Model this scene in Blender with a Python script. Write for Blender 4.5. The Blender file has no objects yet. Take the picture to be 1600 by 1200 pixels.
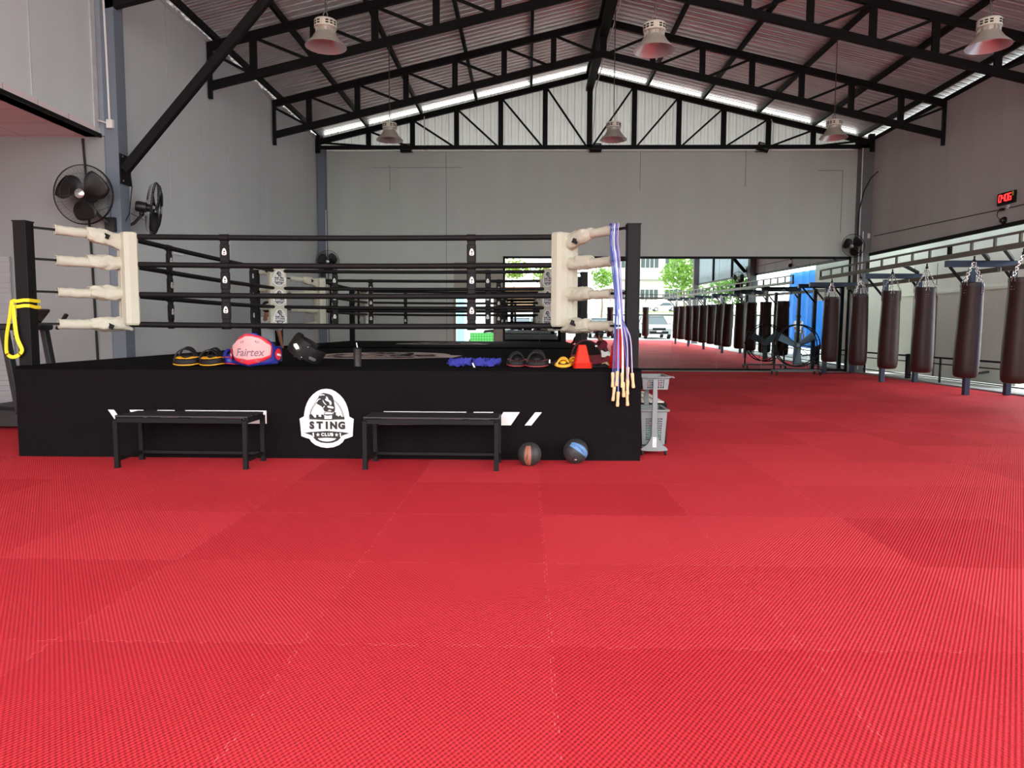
import bpy, math, random
from math import sin, cos, pi, radians as R
from mathutils import Vector as V, Matrix as MT, noise as NZ
random.seed(11)
C = bpy.context.scene.collection

# ---------------------------------------------------------------- materials
def lin(c):
    def f(x):
        x /= 255.0
        return x / 12.92 if x <= .04045 else ((x + .055) / 1.055) ** 2.4
    return (f(c[0]), f(c[1]), f(c[2]), 1)

MATS = {}
def mat(name, rgb, rough=.6, metal=0., var=.12, scale=6., bump=0., bscale=40., emit=0., spec=.5, trans=None):
    if name in MATS: return MATS[name]
    m = bpy.data.materials.new(name); m.use_nodes = True
    nt = m.node_tree; N = nt.nodes; L = nt.links
    b = N['Principled BSDF']
    c = lin(rgb)
    tc = N.new('ShaderNodeTexCoord')
    no = N.new('ShaderNodeTexNoise'); no.inputs['Scale'].default_value = scale; no.inputs['Detail'].default_value = 3
    L.new(tc.outputs['Object'], no.inputs['Vector'])
    mx = N.new('ShaderNodeMix'); mx.data_type = 'RGBA'
    mx.inputs['A'].default_value = tuple(x * (1 - var) for x in c[:3]) + (1,)
    mx.inputs['B'].default_value = tuple(min(1, x * (1 + var)) for x in c[:3]) + (1,)
    L.new(no.outputs['Fac'], mx.inputs['Factor']); L.new(mx.outputs['Result'], b.inputs['Base Color'])
    b.inputs['Roughness'].default_value = rough; b.inputs['Metallic'].default_value = metal
    b.inputs['Specular IOR Level'].default_value = spec
    if bump:
        n2 = N.new('ShaderNodeTexNoise'); n2.inputs['Scale'].default_value = bscale; n2.inputs['Detail'].default_value = 4
        L.new(tc.outputs['Object'], n2.inputs['Vector'])
        bp = N.new('ShaderNodeBump'); bp.inputs['Strength'].default_value = bump; bp.inputs['Distance'].default_value = .02
        L.new(n2.outputs['Fac'], bp.inputs['Height']); L.new(bp.outputs['Normal'], b.inputs['Normal'])
    if emit:
        b.inputs['Emission Color'].default_value = c; b.inputs['Emission Strength'].default_value = emit
    if trans:
        # thin translucent sheet: part of the light passes through
        tr = N.new('ShaderNodeBsdfTranslucent'); tr.inputs['Color'].default_value = c
        ms = N.new('ShaderNodeMixShader'); ms.inputs[0].default_value = trans
        L.new(b.outputs[0], ms.inputs[1]); L.new(tr.outputs[0], ms.inputs[2])
        L.new(ms.outputs[0], N['Material Output'].inputs['Surface'])
    MATS[name] = m
    return m

def wall_mat(name, rgb, streak=.10):
    """painted panel wall: cloudy tone, faint vertical streaks and thin panel joints"""
    m = mat(name, rgb, .75, var=.06, scale=.6)
    nt = m.node_tree; N = nt.nodes; L = nt.links; b = N['Principled BSDF']
    tc = N.new('ShaderNodeTexCoord'); mp = N.new('ShaderNodeMapping'); mp.inputs['Scale'].default_value = (.7, .7, .06)
    L.new(tc.outputs['Object'], mp.inputs['Vector'])
    n = N.new('ShaderNodeTexNoise'); n.inputs['Scale'].default_value = 2.5; n.inputs['Detail'].default_value = 5
    L.new(mp.outputs[0], n.inputs['Vector'])
    mr = N.new('ShaderNodeMapRange'); mr.inputs[1].default_value = .3; mr.inputs[2].default_value = .7
    mr.inputs[3].default_value = 1 - streak; mr.inputs[4].default_value = 1 + streak * .5
    L.new(n.outputs['Fac'], mr.inputs[0])
    base = b.inputs['Base Color'].links[0].from_socket
    mu = N.new('ShaderNodeVectorMath'); mu.operation = 'SCALE'
    L.new(base, mu.inputs[0]); L.new(mr.outputs[0], mu.inputs['Scale']); L.new(mu.outputs[0], b.inputs['Base Color'])
    return m

class NB:
    """tiny helper for math node chains"""
    def __init__(s, nt): s.nt = nt
    def m(s, op, a, b=None, c=None):
        n = s.nt.nodes.new('ShaderNodeMath'); n.operation = op
        for i, x in enumerate((a, b, c)):
            if x is None: continue
            if isinstance(x, (int, float)): n.inputs[i].default_value = x
            else: s.nt.links.new(x, n.inputs[i])
        return n.outputs[0]

def floor_mat():
    m = bpy.data.materials.new('red_mat'); m.use_nodes = True; nt = m.node_tree; N = nt.nodes; L = nt.links
    b = N['Principled BSDF']; nb = NB(nt)
    tc = N.new('ShaderNodeTexCoord'); sp = N.new('ShaderNodeSeparateXYZ'); L.new(tc.outputs['Object'], sp.inputs[0])
    x = nb.m('SUBTRACT', sp.outputs[0], .10); y = nb.m('SUBTRACT', sp.outputs[1], 3.745)
    # interlocking jagged edge between the one metre mats
    def jag(t): return nb.m('MULTIPLY', nb.m('SIGN', nb.m('SINE', nb.m('MULTIPLY', t, 2 * pi * 14))), .006)
    xj = nb.m('ADD', x, jag(y)); yj = nb.m('ADD', y, jag(x))
    fx = nb.m('FLOOR', xj); fy = nb.m('FLOOR', yj)
    def edge(t): 
        f = nb.m('FRACT', t)
        return nb.m('MINIMUM', f, nb.m('SUBTRACT', 1., f))
    ed = nb.m('MINIMUM', edge(xj), edge(yj))
    line = nb.m('LESS_THAN', ed, .0018)
    cx = N.new('ShaderNodeCombineXYZ'); L.new(fx, cx.inputs[0]); L.new(fy, cx.inputs[1])
    wn = N.new('ShaderNodeTexWhiteNoise'); wn.noise_dimensions = '2D'; L.new(cx.outputs[0], wn.inputs['Vector'])
    n1 = N.new('ShaderNodeTexNoise'); n1.inputs['Scale'].default_value = 1.3; n1.inputs['Detail'].default_value = 6
    L.new(tc.outputs['Object'], n1.inputs['Vector'])
    tone = nb.m('ADD', nb.m('MULTIPLY', wn.outputs['Value'], .24), nb.m('MULTIPLY', n1.outputs['Fac'], .18))
    cr = N.new('ShaderNodeMix'); cr.data_type = 'RGBA'
    cr.inputs['A'].default_value = lin((186, 36, 46)); cr.inputs['B'].default_value = lin((220, 64, 72))
    L.new(nb.m('MULTIPLY', tone, 2.2), cr.inputs['Factor'])
    c2 = N.new('ShaderNodeMix'); c2.data_type = 'RGBA'; c2.inputs['B'].default_value = lin((232, 96, 100))
    n3 = N.new('ShaderNodeTexNoise'); n3.inputs['Scale'].default_value = 9; L.new(tc.outputs['Object'], n3.inputs['Vector'])
    L.new(nb.m('MULTIPLY', line, nb.m('GREATER_THAN', n3.outputs['Fac'], .5)), c2.inputs['Factor'])
    L.new(cr.outputs['Result'], c2.inputs['A']); L.new(c2.outputs['Result'], b.inputs['Base Color'])
    h = nb.m('MULTIPLY', nb.m('SINE', nb.m('MULTIPLY', x, 2 * pi / .019)), nb.m('SINE', nb.m('MULTIPLY', y, 2 * pi / .028)))
    h = nb.m('SUBTRACT', h, nb.m('MULTIPLY', nb.m('LESS_THAN', ed, .003), 1.5))
    bp = N.new('ShaderNodeBump'); bp.inputs['Strength'].default_value = .7; bp.inputs['Distance'].default_value = .003
    L.new(h, bp.inputs['Height']); L.new(bp.outputs['Normal'], b.inputs['Normal'])
    b.inputs['Roughness'].default_value = .75; b.inputs['Specular IOR Level'].default_value = .12
    return m

def M_(name, *a, **k): return mat(name, *a, **k)
black = M_('black_steel', (19, 18, 19), .6, spec=.18, var=.15)
ropeblk = M_('black_rope', (20, 17, 18), .6, spec=.22, bump=.15)
canvas = M_('black_canvas', (20, 17, 19), .9, var=.1, scale=2, bump=.25, bscale=7, spec=.06)
padw = M_('ivory_vinyl', (192, 190, 172), .6, spec=.2, var=.04, bump=.1, bscale=14)
white = M_('white_print', (222, 222, 219), .6, var=.02)
inkb = M_('black_print', (20, 18, 19), .6, var=.02)
greyw = wall_mat('grey_paint', (206, 211, 210), .05)
warmw = wall_mat('warm_grey_paint', (192, 198, 191), .05)
bluew = M_('blue_grey_paint', (112, 122, 133), .7, var=.05)
steelb = M_('blue_steel', (38, 50, 70), .5, var=.12)
olive = M_('worn_steel', (100, 102, 90), .55, var=.25, scale=9)
roofm = M_('roof_sheet', (206, 205, 204), .33, .55, var=.15, scale=3)
clad = M_('gable_sheet', (206, 206, 200), .42, .3, var=.1, scale=2, trans=.08)
canopy = M_('translucent_sheet', (204, 220, 226), .5, var=.08, trans=.22)
conc = M_('concrete', (156, 156, 150), .85, var=.12, scale=1.2)
pale = wall_mat('pale_panel', (236, 238, 224), .05)
leather = M_('brown_leather', (48, 25, 22), .5, spec=.3, var=.2, scale=5, bump=.12, bscale=18)
leatherd = M_('dark_leather', (34, 22, 20), .5, var=.1)
chrome = M_('chrome', (200, 200, 200), .25, 1., var=.05)
greyp = M_('grey_plastic', (124, 128, 129), .5, var=.05)
yel = M_('yellow_leather', (222, 160, 30), .5, var=.1)
blk2 = M_('black_leather', (22, 20, 20), .6, spec=.25, var=.1, bump=.1, bscale=30)
blue = M_('blue_leather', (32, 40, 130), .45, var=.1)
redl = M_('red_leather', (205, 34, 52), .45, var=.08)
pinkw = M_('pink_white', (206, 160, 158), .6, var=.1, scale=12)
skin = M_('skin', (150, 98, 72), .5, var=.08)
hairm = M_('black_hair', (18, 15, 14), .5, var=.2, scale=30)
glass = M_('car_glass', (40, 52, 58), .12, var=.05)
rubber = M_('rubber', (26, 26, 26), .8, var=.1)

# ---------------------------------------------------------------- mesh builder
def frame(d, up=V((0, 0, 1))):
    d = V(d).normalized(); u = V(up)
    if abs(d.dot(u)) > .98: u = V((0, 1, 0)) if abs(d.y) < .9 else V((1, 0, 0))
    x = d.cross(u).normalized(); y = x.cross(d).normalized()
    return x, y, d
def basis(o, x, y, z):
    return MT(((x[0], y[0], z[0], o[0]), (x[1], y[1], z[1], o[1]), (x[2], y[2], z[2], o[2]), (0, 0, 0, 1)))
def rz(a): return MT.Rotation(a, 4, 'Z')
def tr(*p): return MT.Translation(V(p))

class MB:
    def __init__(s): s.v = []; s.f = []; s.m = []; s.s = []
    def add(s, vs, fs, m=0, sm=False, M=None):
        o = len(s.v)
        for p in vs:
            p = V(p)
            s.v.append(tuple(M @ p) if M is not None else tuple(p))
        for f in fs:
            s.f.append(tuple(i + o for i in f)); s.m.append(m); s.s.append(sm)
        return s
    def box(s, c, d, m=0, M=None, b=0.):
        hx, hy, hz = d[0] / 2, d[1] / 2, d[2] / 2
        T = tr(*c) if M is None else M @ tr(*c)
        if b <= 0:
            vs = [(x, y, z) for z in (-hz, hz) for y in (-hy, hy) for x in (-hx, hx)]
            return s.add(vs, [(0, 2, 3, 1), (4, 5, 7, 6), (0, 1, 5, 4), (2, 6, 7, 3), (0, 4, 6, 2), (1, 3, 7, 5)], m, False, T)
        b = min(b, hx * .95, hy * .95, hz * .95); vs = []; ix = {}
        for sx in (-1, 1):
            for sy in (-1, 1):
                for sz in (-1, 1):
                    for a in range(3):
                        p = [sx * (hx - b), sy * (hy - b), sz * (hz - b)]
                        p[a] += (sx, sy, sz)[a] * b
                        ix[sx, sy, sz, a] = len(vs); vs.append(p)
        fs = []
        for a in range(3):
            o1, o2 = [(1, 2), (2, 0), (0, 1)][a]
            for sg in (-1, 1):
                q = []
                for s1, s2 in ((-1, -1), (1, -1), (1, 1), (-1, 1)):
                    k = [0, 0, 0]; k[a] = sg; k[o1] = s1; k[o2] = s2; q.append(ix[(*k, a)])
                fs.append(q if sg > 0 else q[::-1])
            for s1 in (-1, 1):
                for s2 in (-1, 1):
                    k0 = [0, 0, 0]; k0[o1] = s1; k0[o2] = s2; k1 = list(k0); k0[a] = -1; k1[a] = 1
                    q = [ix[(*k0, o1)], ix[(*k1, o1)], ix[(*k1, o2)], ix[(*k0, o2)]]
                    fs.append(q if s1 * s2 > 0 else q[::-1])
        for sx in (-1, 1):
            for sy in (-1, 1):
                for sz in (-1, 1):
                    q = [ix[sx, sy, sz, a] for a in range(3)]
                    fs.append(q if sx * sy * sz > 0 else q[::-1])
        return s.add(vs, fs, m, False, T)
    def bar(s, p, q, w, h=None, m=0, up=(0, 0, 1), b=0.):
        p = V(p); q = V(q); x, y, d = frame(q - p, up); h = w if h is None else h
        return s.box((0, 0, 0), (w, h, (q - p).length), m, basis((p + q) / 2, x, y, d), b)
    def tube(s, pts, r, n=8, m=0, closed=False, cap=True, sm=True, fn=None):
        P = [V(p) for p in pts]; k = len(P); rs = r if isinstance(r, (list, tuple)) else [r] * k
        vs = []; u = None
        for i in range(k):
            if closed: t = P[(i + 1) % k] - P[i - 1]
            else: t = P[min(i + 1, k - 1)] - P[max(i - 1, 0)]
            t.normalize()
            if u is None: u = frame(t)[0]
            else:
                u = u - t * u.dot(t)
                u = frame(t)[0] if u.length < 1e-5 else u.normalized()
            w = t.cross(u)
            for j in range(n):
                a = 2 * pi * j / n
                d = u * cos(a) + w * sin(a)
                vs.append(P[i] + d * (rs[i] * (fn(i, j, d) if fn else 1)))
        fs = []
        for i in range(k if closed else k - 1):
            for j in range(n):
                a = i * n + j; b_ = i * n + (j + 1) % n; c = ((i + 1) % k) * n + (j + 1) % n; d = ((i + 1) % k) * n + j
                fs.append((a, b_, c, d))
        if cap and not closed:
            fs.append(tuple(range(n))[::-1]); fs.append(tuple((k - 1) * n + j for j in range(n)))
        return s.add(vs, fs, m, sm)
    def lathe(s, prof, n=24, m=0, M=None, sm=True, cap=True):
        vs = [(r * cos(2 * pi * j / n), r * sin(2 * pi * j / n), z) for r, z in prof for j in range(n)]
        fs = [(i * n + j, i * n + (j + 1) % n, (i + 1) * n + (j + 1) % n, (i + 1) * n + j) for i in range(len(prof) - 1) for j in range(n)]
        if cap:
            fs.append(tuple(range(n))[::-1]); fs.append(tuple((len(prof) - 1) * n + j for j in range(n)))
        return s.add(vs, fs, m, sm, M)
    def ball(s, c, r, m=0, n=16, k=10, M=None, fn=None):
        r = (r, r, r) if isinstance(r, (int, float)) else r
        T = tr(*c) if M is None else M @ tr(*c)
        vs = [(0, 0, -r[2])]
        for i in range(1, k):
            t = -pi / 2 + pi * i / k
            for j in range(n):
                a = 2 * pi * j / n
                vs.append((r[0] * cos(t) * cos(a), r[1] * cos(t) * sin(a), r[2] * sin(t)))
        vs.append((0, 0, r[2]))
        if fn: vs = [fn(V(p)) for p in vs]
        fs = [(0, 1 + (j + 1) % n, 1 + j) for j in range(n)]
        for i in range(k - 2):
            for j in range(n):
                a = 1 + i * n
                fs.append((a + j, a + (j + 1) % n, a + n + (j + 1) % n, a + n + j))
        e = len(vs) - 1; a = 1 + (k - 2) * n
        fs += [(e, a + j, a + (j + 1) % n) for j in range(n)]
        return s.add(vs, fs, m, True, T)
    def prism(s, poly, t, m=0, M=None, sm=False):
        n = len(poly); vs = [(x, y, 0) for x, y in poly] + [(x, y, t) for x, y in poly]
        fs = [tuple(range(n))[::-1], tuple(range(n, 2 * n))] + [(i, (i + 1) % n, n + (i + 1) % n, n + i) for i in range(n)]
        return s.add(vs, fs, m, sm, M)
    def poly(s, pts, z=0., m=0, M=None):
        return s.add([(x, y, z) for x, y in pts], [tuple(range(len(pts)))], m, False, M)
    def loft(s, rings, m=0, cap=True, sm=False, M=None):
        n = len(rings[0]); vs = [p for r in rings for p in r]
        fs = [(i * n + j, i * n + (j + 1) % n, (i + 1) * n + (j + 1) % n, (i + 1) * n + j) for i in range(len(rings) - 1) for j in range(n)]
        if cap:
            fs.append(tuple(range(n))[::-1]); fs.append(tuple((len(rings) - 1) * n + j for j in range(n)))
        return s.add(vs, fs, m, sm, M)
    def mesh(s, name, mats, ang=38):
        me = bpy.data.meshes.new(name); me.from_pydata(s.v, [], s.f)
        for m in (mats if isinstance(mats, (list, tuple)) else [mats]): me.materials.append(m)
        me.polygons.foreach_set('material_index', s.m); me.polygons.foreach_set('use_smooth', s.s)
        me.update()
        if any(s.s): me.set_sharp_from_angle(angle=R(ang))
        return me
    def build(s, name, mats, parent=None, loc=None, M=None, ang=38):
        o = bpy.data.objects.new(name, s.mesh(name, mats, ang)); C.objects.link(o)
        if parent: o.parent = parent
        if M is not None: o.matrix_local = M
        elif loc: o.location = loc
        return o

def cr(P_, n=4):
    out = []
    for i in range(len(P_) - 1):
        p0, p1, p2, p3 = P_[max(i - 1, 0)], P_[i], P_[i + 1], P_[min(i + 2, len(P_) - 1)]
        for q in range(n):
            s = q / n; out.append(.5 * ((2 * p1) + (p2 - p0) * s + (2 * p0 - 5 * p1 + 4 * p2 - p3) * s * s + (3 * p1 - p0 - 3 * p2 + p3) * s ** 3))
    return out + [P_[-1]]
def tag(o, label, cat, group=None, kind=None):
    o['label'] = label; o['category'] = cat
    if group: o['group'] = group
    if kind: o['kind'] = kind
    return o
def thing(name, label, cat, loc=(0, 0, 0), rot=0., group=None):
    o = bpy.data.objects.new(name, None); C.objects.link(o); o.location = loc; o.rotation_euler = (0, 0, rot)
    o.empty_display_size = .1
    return tag(o, label, cat, group)
def struct(name, mb, mats, **k):
    o = mb.build(name, mats, **k); o['kind'] = 'structure'; return o
def dup(o, loc=None, label=None, parent=None, rot=None):
    c = o.copy(); C.objects.link(c)
    if parent: c.parent = parent
    if loc is not None: c.location = loc
    if rot is not None: c.rotation_euler = (0, 0, rot)
    if label: c['label'] = label
    for ch in list(o.children): dup(ch, parent=c)
    return c
ORD = ['first', 'second', 'third', 'fourth', 'fifth', 'sixth', 'seventh', 'eighth', 'ninth', 'tenth', 'eleventh', 'twelfth', 'thirteenth', 'fourteenth', 'fifteenth', 'sixteenth', 'seventeenth', 'eighteenth']

_txt = {}
def text_geo(body, size, bold=0.):
    k = (body, size, bold)
    if k in _txt: return _txt[k]
    cu = bpy.data.curves.new('t', 'FONT'); cu.body = body; cu.size = size; cu.align_x = 'CENTER'; cu.align_y = 'CENTER'; cu.offset = bold
    cu.resolution_u = 3
    o = bpy.data.objects.new('t', cu); C.objects.link(o)
    dg = bpy.context.evaluated_depsgraph_get(); dg.update()
    me = bpy.data.meshes.new_from_object(o.evaluated_get(dg))
    r = ([tuple(v.co) for v in me.vertices], [tuple(p.vertices) for p in me.polygons])
    bpy.data.objects.remove(o); bpy.data.curves.remove(cu); bpy.data.meshes.remove(me)
    _txt[k] = r
    return r
def text(mb, body, size, M, m=0, bold=0., sx=1., shear=0.):
    v, f = text_geo(body, size, bold)
    mb.add([(x * sx + y * shear, y, z) for x, y, z in v], f, m, False, M)

# ---------------------------------------------------------------- key dimensions (metres; x right, y into the hall, z up)
XL, XR, YB = -6.07, 9.7, 20.9
XM = 1.72
YF = -5.3
def zr(x): return 8.62 - .236 * abs(x - XM)
WORLD = 8.8; EXPO = 0.0
# ================================================================ the shell
def corrug(mb, p0, du, dv, nvec, L, pitch, h, W):
    """ribbed sheet: ribs repeat along du for length L, each rib runs along dv for length W"""
    p0 = V(p0); du = V(du); dv = V(dv); nv = V(nvec); vs = []; k = 0; t = 0.
    prof = ((0, 0), (.30, 0), (.36, .35), (.50, .35), (.56, 0), (.78, 0), (.82, 1), (.94, 1))
    while t < L:
        for a, b in prof:
            q = t + a * pitch
            if q > L: break
            b0 = p0 + du * q + nv * (b * h)
            vs += [b0, b0 + dv * W]; k += 1
        t += pitch
    mb.add(vs, [(2 * i, 2 * i + 2, 2 * i + 3, 2 * i + 1) for i in range(k - 1)])

mb = MB(); mb.box((-1.1, 7.8, -.02), (20.9, 26.2, .04)); struct('floor', mb, floor_mat(), M=None)
# ground outside, rising gently to the street far in front of the hall
mb = MB(); W = 130
mb.add([(-W, 40, -.05), (W, 40, -.05), (W, -24, -.05), (-W, -24, -.05), (-W, -52, 1.7), (W, -52, 1.7), (-W, -140, 1.9), (W, -140, 1.9)],
       [(0, 3, 2, 1), (3, 4, 5, 2), (4, 6, 7, 5)])
struct('ground', mb, conc)
# roof: two slopes of ribbed sheet
mb = MB(); L = YB + .45 - YF
for sg in (-1, 1):
    half = (XM - XL if sg < 0 else XR - XM) + .55
    d = V((sg, 0, -.236)); W_ = half; n = V((sg * .236, 0, 1)).normalized()
    corrug(mb, (XM, YF, zr(XM) + .01), (0, 1, 0), d, n, L, .21, .042, W_)
struct('ceiling', mb, roofm)
# gable sheet at the back, above the painted wall
mb = MB(); vs = []; k = 0; x = XL
prof = ((0, 0), (.34, 0), (.42, -.5), (.55, -.5), (.63, 0), (.80, 0), (.84, -1), (.94, -1)); pit = .2
while x < XR:
    for a, b in prof:
        q = x + a * pit
        if q > XR: break
        vs += [(q, YB + .04 + b * .045, 6.3), (q, YB + .04 + b * .045, zr(q) - .055)]; k += 1
    x += pit
mb.add(vs, [(2 * i, 2 * i + 2, 2 * i + 3, 2 * i + 1) for i in range(k - 1)]); struct('wall_gable', mb, clad)
# back wall with a doorway opening between x=-2.14 and -.86
mb = MB()
dx0, dx1, dz = -2.1, -.99, 2.24
mb.box(((XL + dx0) / 2, YB + .1, 3.16), (dx0 - XL, .2, 6.32)).box(((XR + dx1) / 2, YB + .1, 3.16), (XR - dx1, .2, 6.32))
mb.box(((dx0 + dx1) / 2, YB + .1, (6.32 + dz) / 2), (dx1 - dx0, .2, 6.32 - dz))
struct('wall_back', mb, warmw)
mb = MB()
for x in (dx0 - .03, dx1 + .03): mb.box((x, YB - .02, dz / 2), (.07, .1, dz))
mb.box(((dx0 + dx1) / 2, YB - .02, dz + .03), (dx1 - dx0 + .13, .1, .07)); struct('door_frame', mb, M_('greige_paint', (150, 146, 132), .7))
mb = MB(); mb.box((-1.42, YB - .02, 2.72), (1.46, .05, .86)); mb.box((-.83, YB - .02, 1.15), (.28, .05, 2.3))
struct('trim_1', mb, M_('greige_board', (160, 156, 144), .75, var=.08, scale=2))
# panel joints on the back wall
mb = MB()
for x, z0, z1 in ((-2.37, 0, 6.3), (-4.0, 5.2, 5.9), (3.2, 5.2, 6.3), (6.2, 5.3, 6.3), (8.95, 4.0, 5.75)):
    mb.box((x, YB - .002, (z0 + z1) / 2), (.012, .008, z1 - z0))
mb.box((-3.2, YB - .002, 5.85), (2.6, .008, .01)); mb.box((8.6, YB - .002, 5.75), (.7, .008, .012)); struct('trim_2', mb, M_('joint_grey', (112, 110, 106), .8))
# left wall beyond the side room
mb = MB(); mb.box((XL - .1, (10.5 + YB) / 2, 3.31), (.2, YB - 10.5 + .2, 6.62)); struct('wall_left', mb, greyw)
mb = MB()
random.seed(3)
y = 10.6
vs = []
while y < YB:      # ragged mortar line where wall meets sheet
    vs.append((y, 6.62 + random.uniform(0, .07))); y += random.uniform(.04, .16)
for (a, za), (b_, zb) in zip(vs[:-1], vs[1:]): mb.box((XL - .03, (a + b_) / 2, (6.6 + za) / 2), (.1, b_ - a, za - 6.6 + .02))
struct('trim_3', mb, M_('pale_mortar', (205, 206, 204), .9, var=.1, scale=20))
mb = MB()
for y, z0, z1 in ((12.2, 3.1, 4.2), (12.2, 5.4, 6.6), (14.6, 2.2, 4.9), (16.4, 3.4, 5.4), (18.2, 2.0, 5.0), (19.5, 4, 5.6), (13.4, 4.2, 5.0)):
    mb.box((XL + .002, y, (z0 + z1) / 2), (.006, .012, z1 - z0))
struct('trim_4', mb, M_('pale_filler', (190, 192, 192), .85, var=.2))
# side room under the upper floor, left
mb = MB(); mb.box(((-11.6 - 6.06) / 2, 10.45, 1.98), (11.6 - 6.06, .3, 3.96)); struct('wall_partition', mb, wall_mat('partition_paint', (146, 150, 149), .05))
mb = MB(); mb.box((-11.6, 2.6, 1.98), (.2, 15.8, 3.96)); struct('wall_side_room', mb, greyw)
mb = MB(); mb.box((-6.23, (YF + 10.3) / 2, 5.35), (.2, 10.3 - YF, 2.78)); struct('wall_upper_left', mb, greyw)
mb = MB(); mb.box((-6.125, 10.22, 5.35), (.02, .1, 2.7)); mb.box((-6.12, 6.6, 5.0), (.012, .012, 1.7)).box((-6.12, 8.9, 4.9), (.012, .012, 1.6))
struct('trim_5', mb, M_('pale_filler', (190, 192, 192)))
# tiled soffit
def tile_mat(name, rgb):
    m = mat(name, rgb, .7, var=.04, scale=2); nt = m.node_tree; N = nt.nodes; L = nt.links; b = N['Principled BSDF']
    tc = N.new('ShaderNodeTexCoord'); br = N.new('ShaderNodeTexBrick'); br.offset = 0; br.inputs['Scale'].default_value = 1
    br.inputs['Mortar Size'].default_value = .006; br.inputs['Brick Width'].default_value = 1.2; br.inputs['Row Height'].default_value = .6
    c = lin(rgb); br.inputs['Color1'].default_value = c; br.inputs['Color2'].default_value = tuple(x * .95 for x in c[:3]) + (1,)
    br.inputs['Mortar'].default_value = tuple(x * .45 for x in c[:3]) + (1,)
    L.new(tc.outputs['Object'], br.inputs['Vector']); L.new(br.outputs['Color'], b.inputs['Base Color']); return m
mb = MB(); mb.box((-8.87, (YF + 10.3) / 2, 4.02), (5.5, 10.3 - YF, .12)); struct('ceiling_side_room', mb, tile_mat('soffit_tile', (222, 206, 204)))
mb = MB(); mb.box((-6.115, (YF + 10.3) / 2, 3.975), (.035, 10.3 - YF, .05)); struct('trim_6', mb, black)
# roller shutter in the partition
mb = MB()
for i in range(30): mb.box((-8.3, 10.27, .05 + i * .075), (1.6, .05 if i % 2 else .035, .073))
struct('door_1', mb, M_('shutter_grey', (165, 168, 170), .5, .3, var=.05))
# columns
mb = MB(); mb.box((-5.965, 10.42, 3.3), (.2, .24, 6.6)); struct('column_left', mb, bluew)
mb = MB(); mb.box((-6.11, 10.32, 5.3), (.11, .05, 2.65)); struct('trim_7', mb, M_('light_blue_paint', (140, 148, 156), .7))
mb = MB(); mb.box((XL + .13, YB - .12, 3.2), (.22, .22, 6.4)); struct('column_corner', mb, bluew)
mb = MB(); mb.box((9.52, YB - .14, 3.2), (.34, .26, 6.4)); struct('column_corner', mb, M_('dark_grey_paint', (108, 110, 112), .7))
mb = MB(); mb.box((9.6, 10.7, 3.4), (.3, .3, 6.8)); struct('column_right', mb, M_('dark_grey_paint', (108, 110, 112)))
mb = MB(); mb.box((9.6, .4, 3.3), (.3, .3, 6.6)); struct('column_front', mb, M_('dark_grey_paint', (108, 110, 112)))
# right wall: solid above the walkway, translucent sheet nearer the front
mb = MB(); mb.box((XR + .1, (10.8 + YB) / 2, 4.96), (.2, YB - 10.8 + .2, 3.16)); struct('wall_right', mb, wall_mat('right_grey_paint', (186, 184, 180)))
mb = MB(); mb.box((XR - .01, (10.8 + YB) / 2, 3.36), (.07, YB - 10.8, .08)); struct('trim_8', mb, black)
mb = MB(); mb.box((XR + .02, (10.8 + YB) / 2, 6.58), (.12, YB - 10.8, .09)); struct('trim_9', mb, black)
mb = MB(); corrug(mb, (XR + .05, .5, 3.4), (0, 1, 0), (0, 0, 1), (-1, 0, 0), 10.1, .24, .04, 3.25); struct('wall_canopy', mb, canopy)
mb = MB()
for y in (3.9, 7.3): mb.box((XR - .02, y, 5.0), (.1, .12, 3.2))
mb.box((XR - .02, 5.5, 3.38), (.08, 10.2, .08)); struct('trim_10', mb, black)
# pale lean-to wall along the walkway; cross end piece added to block daylight
mb = MB(); px = 10.85
mb.box((px, 20.75, 1.1), (.1, 9.6, 2.2)); mb.box((px, 20.0, 2.98), (.1, 11.2, 1.5)); mb.box((px - .07, 19.75, 2.22), (.08, 10.6, .07)); mb.box((10.32, 21.2, 1.9), (1.0, .1, 3.8)); struct('wall_walkway', mb, pale)
mb = MB(); mb.box((px - .09, 17.55, 1.08), (.06, 2.9, 2.12))
for z in (.75,): mb.box((px - .125, 17.55, z), (.01, 2.9, .012))
struct('door_2', mb, M_('pale_door', (206, 208, 196), .7, var=.05))
mb = MB()
for y in (20.3, 19.2, 21.4, 22.5): mb.box((px - .055, y, 1.5), (.01, .012, 3.0))
mb.box((px - .13, 19.02, 1.08), (.02, .03, 2.12)); struct('trim_11', mb, M_('joint_grey', (112, 110, 106)))
mb = MB(); mb.box((10.85, 12.6, 3.85), (1.85, 25.5, .06)); struct('ceiling_walkway', mb, M_('lean_to_sheet', (214, 220, 222), .5, var=.05, trans=.75))  # forward length added to cut side daylight; translucency set to brighten the walkway

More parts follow.
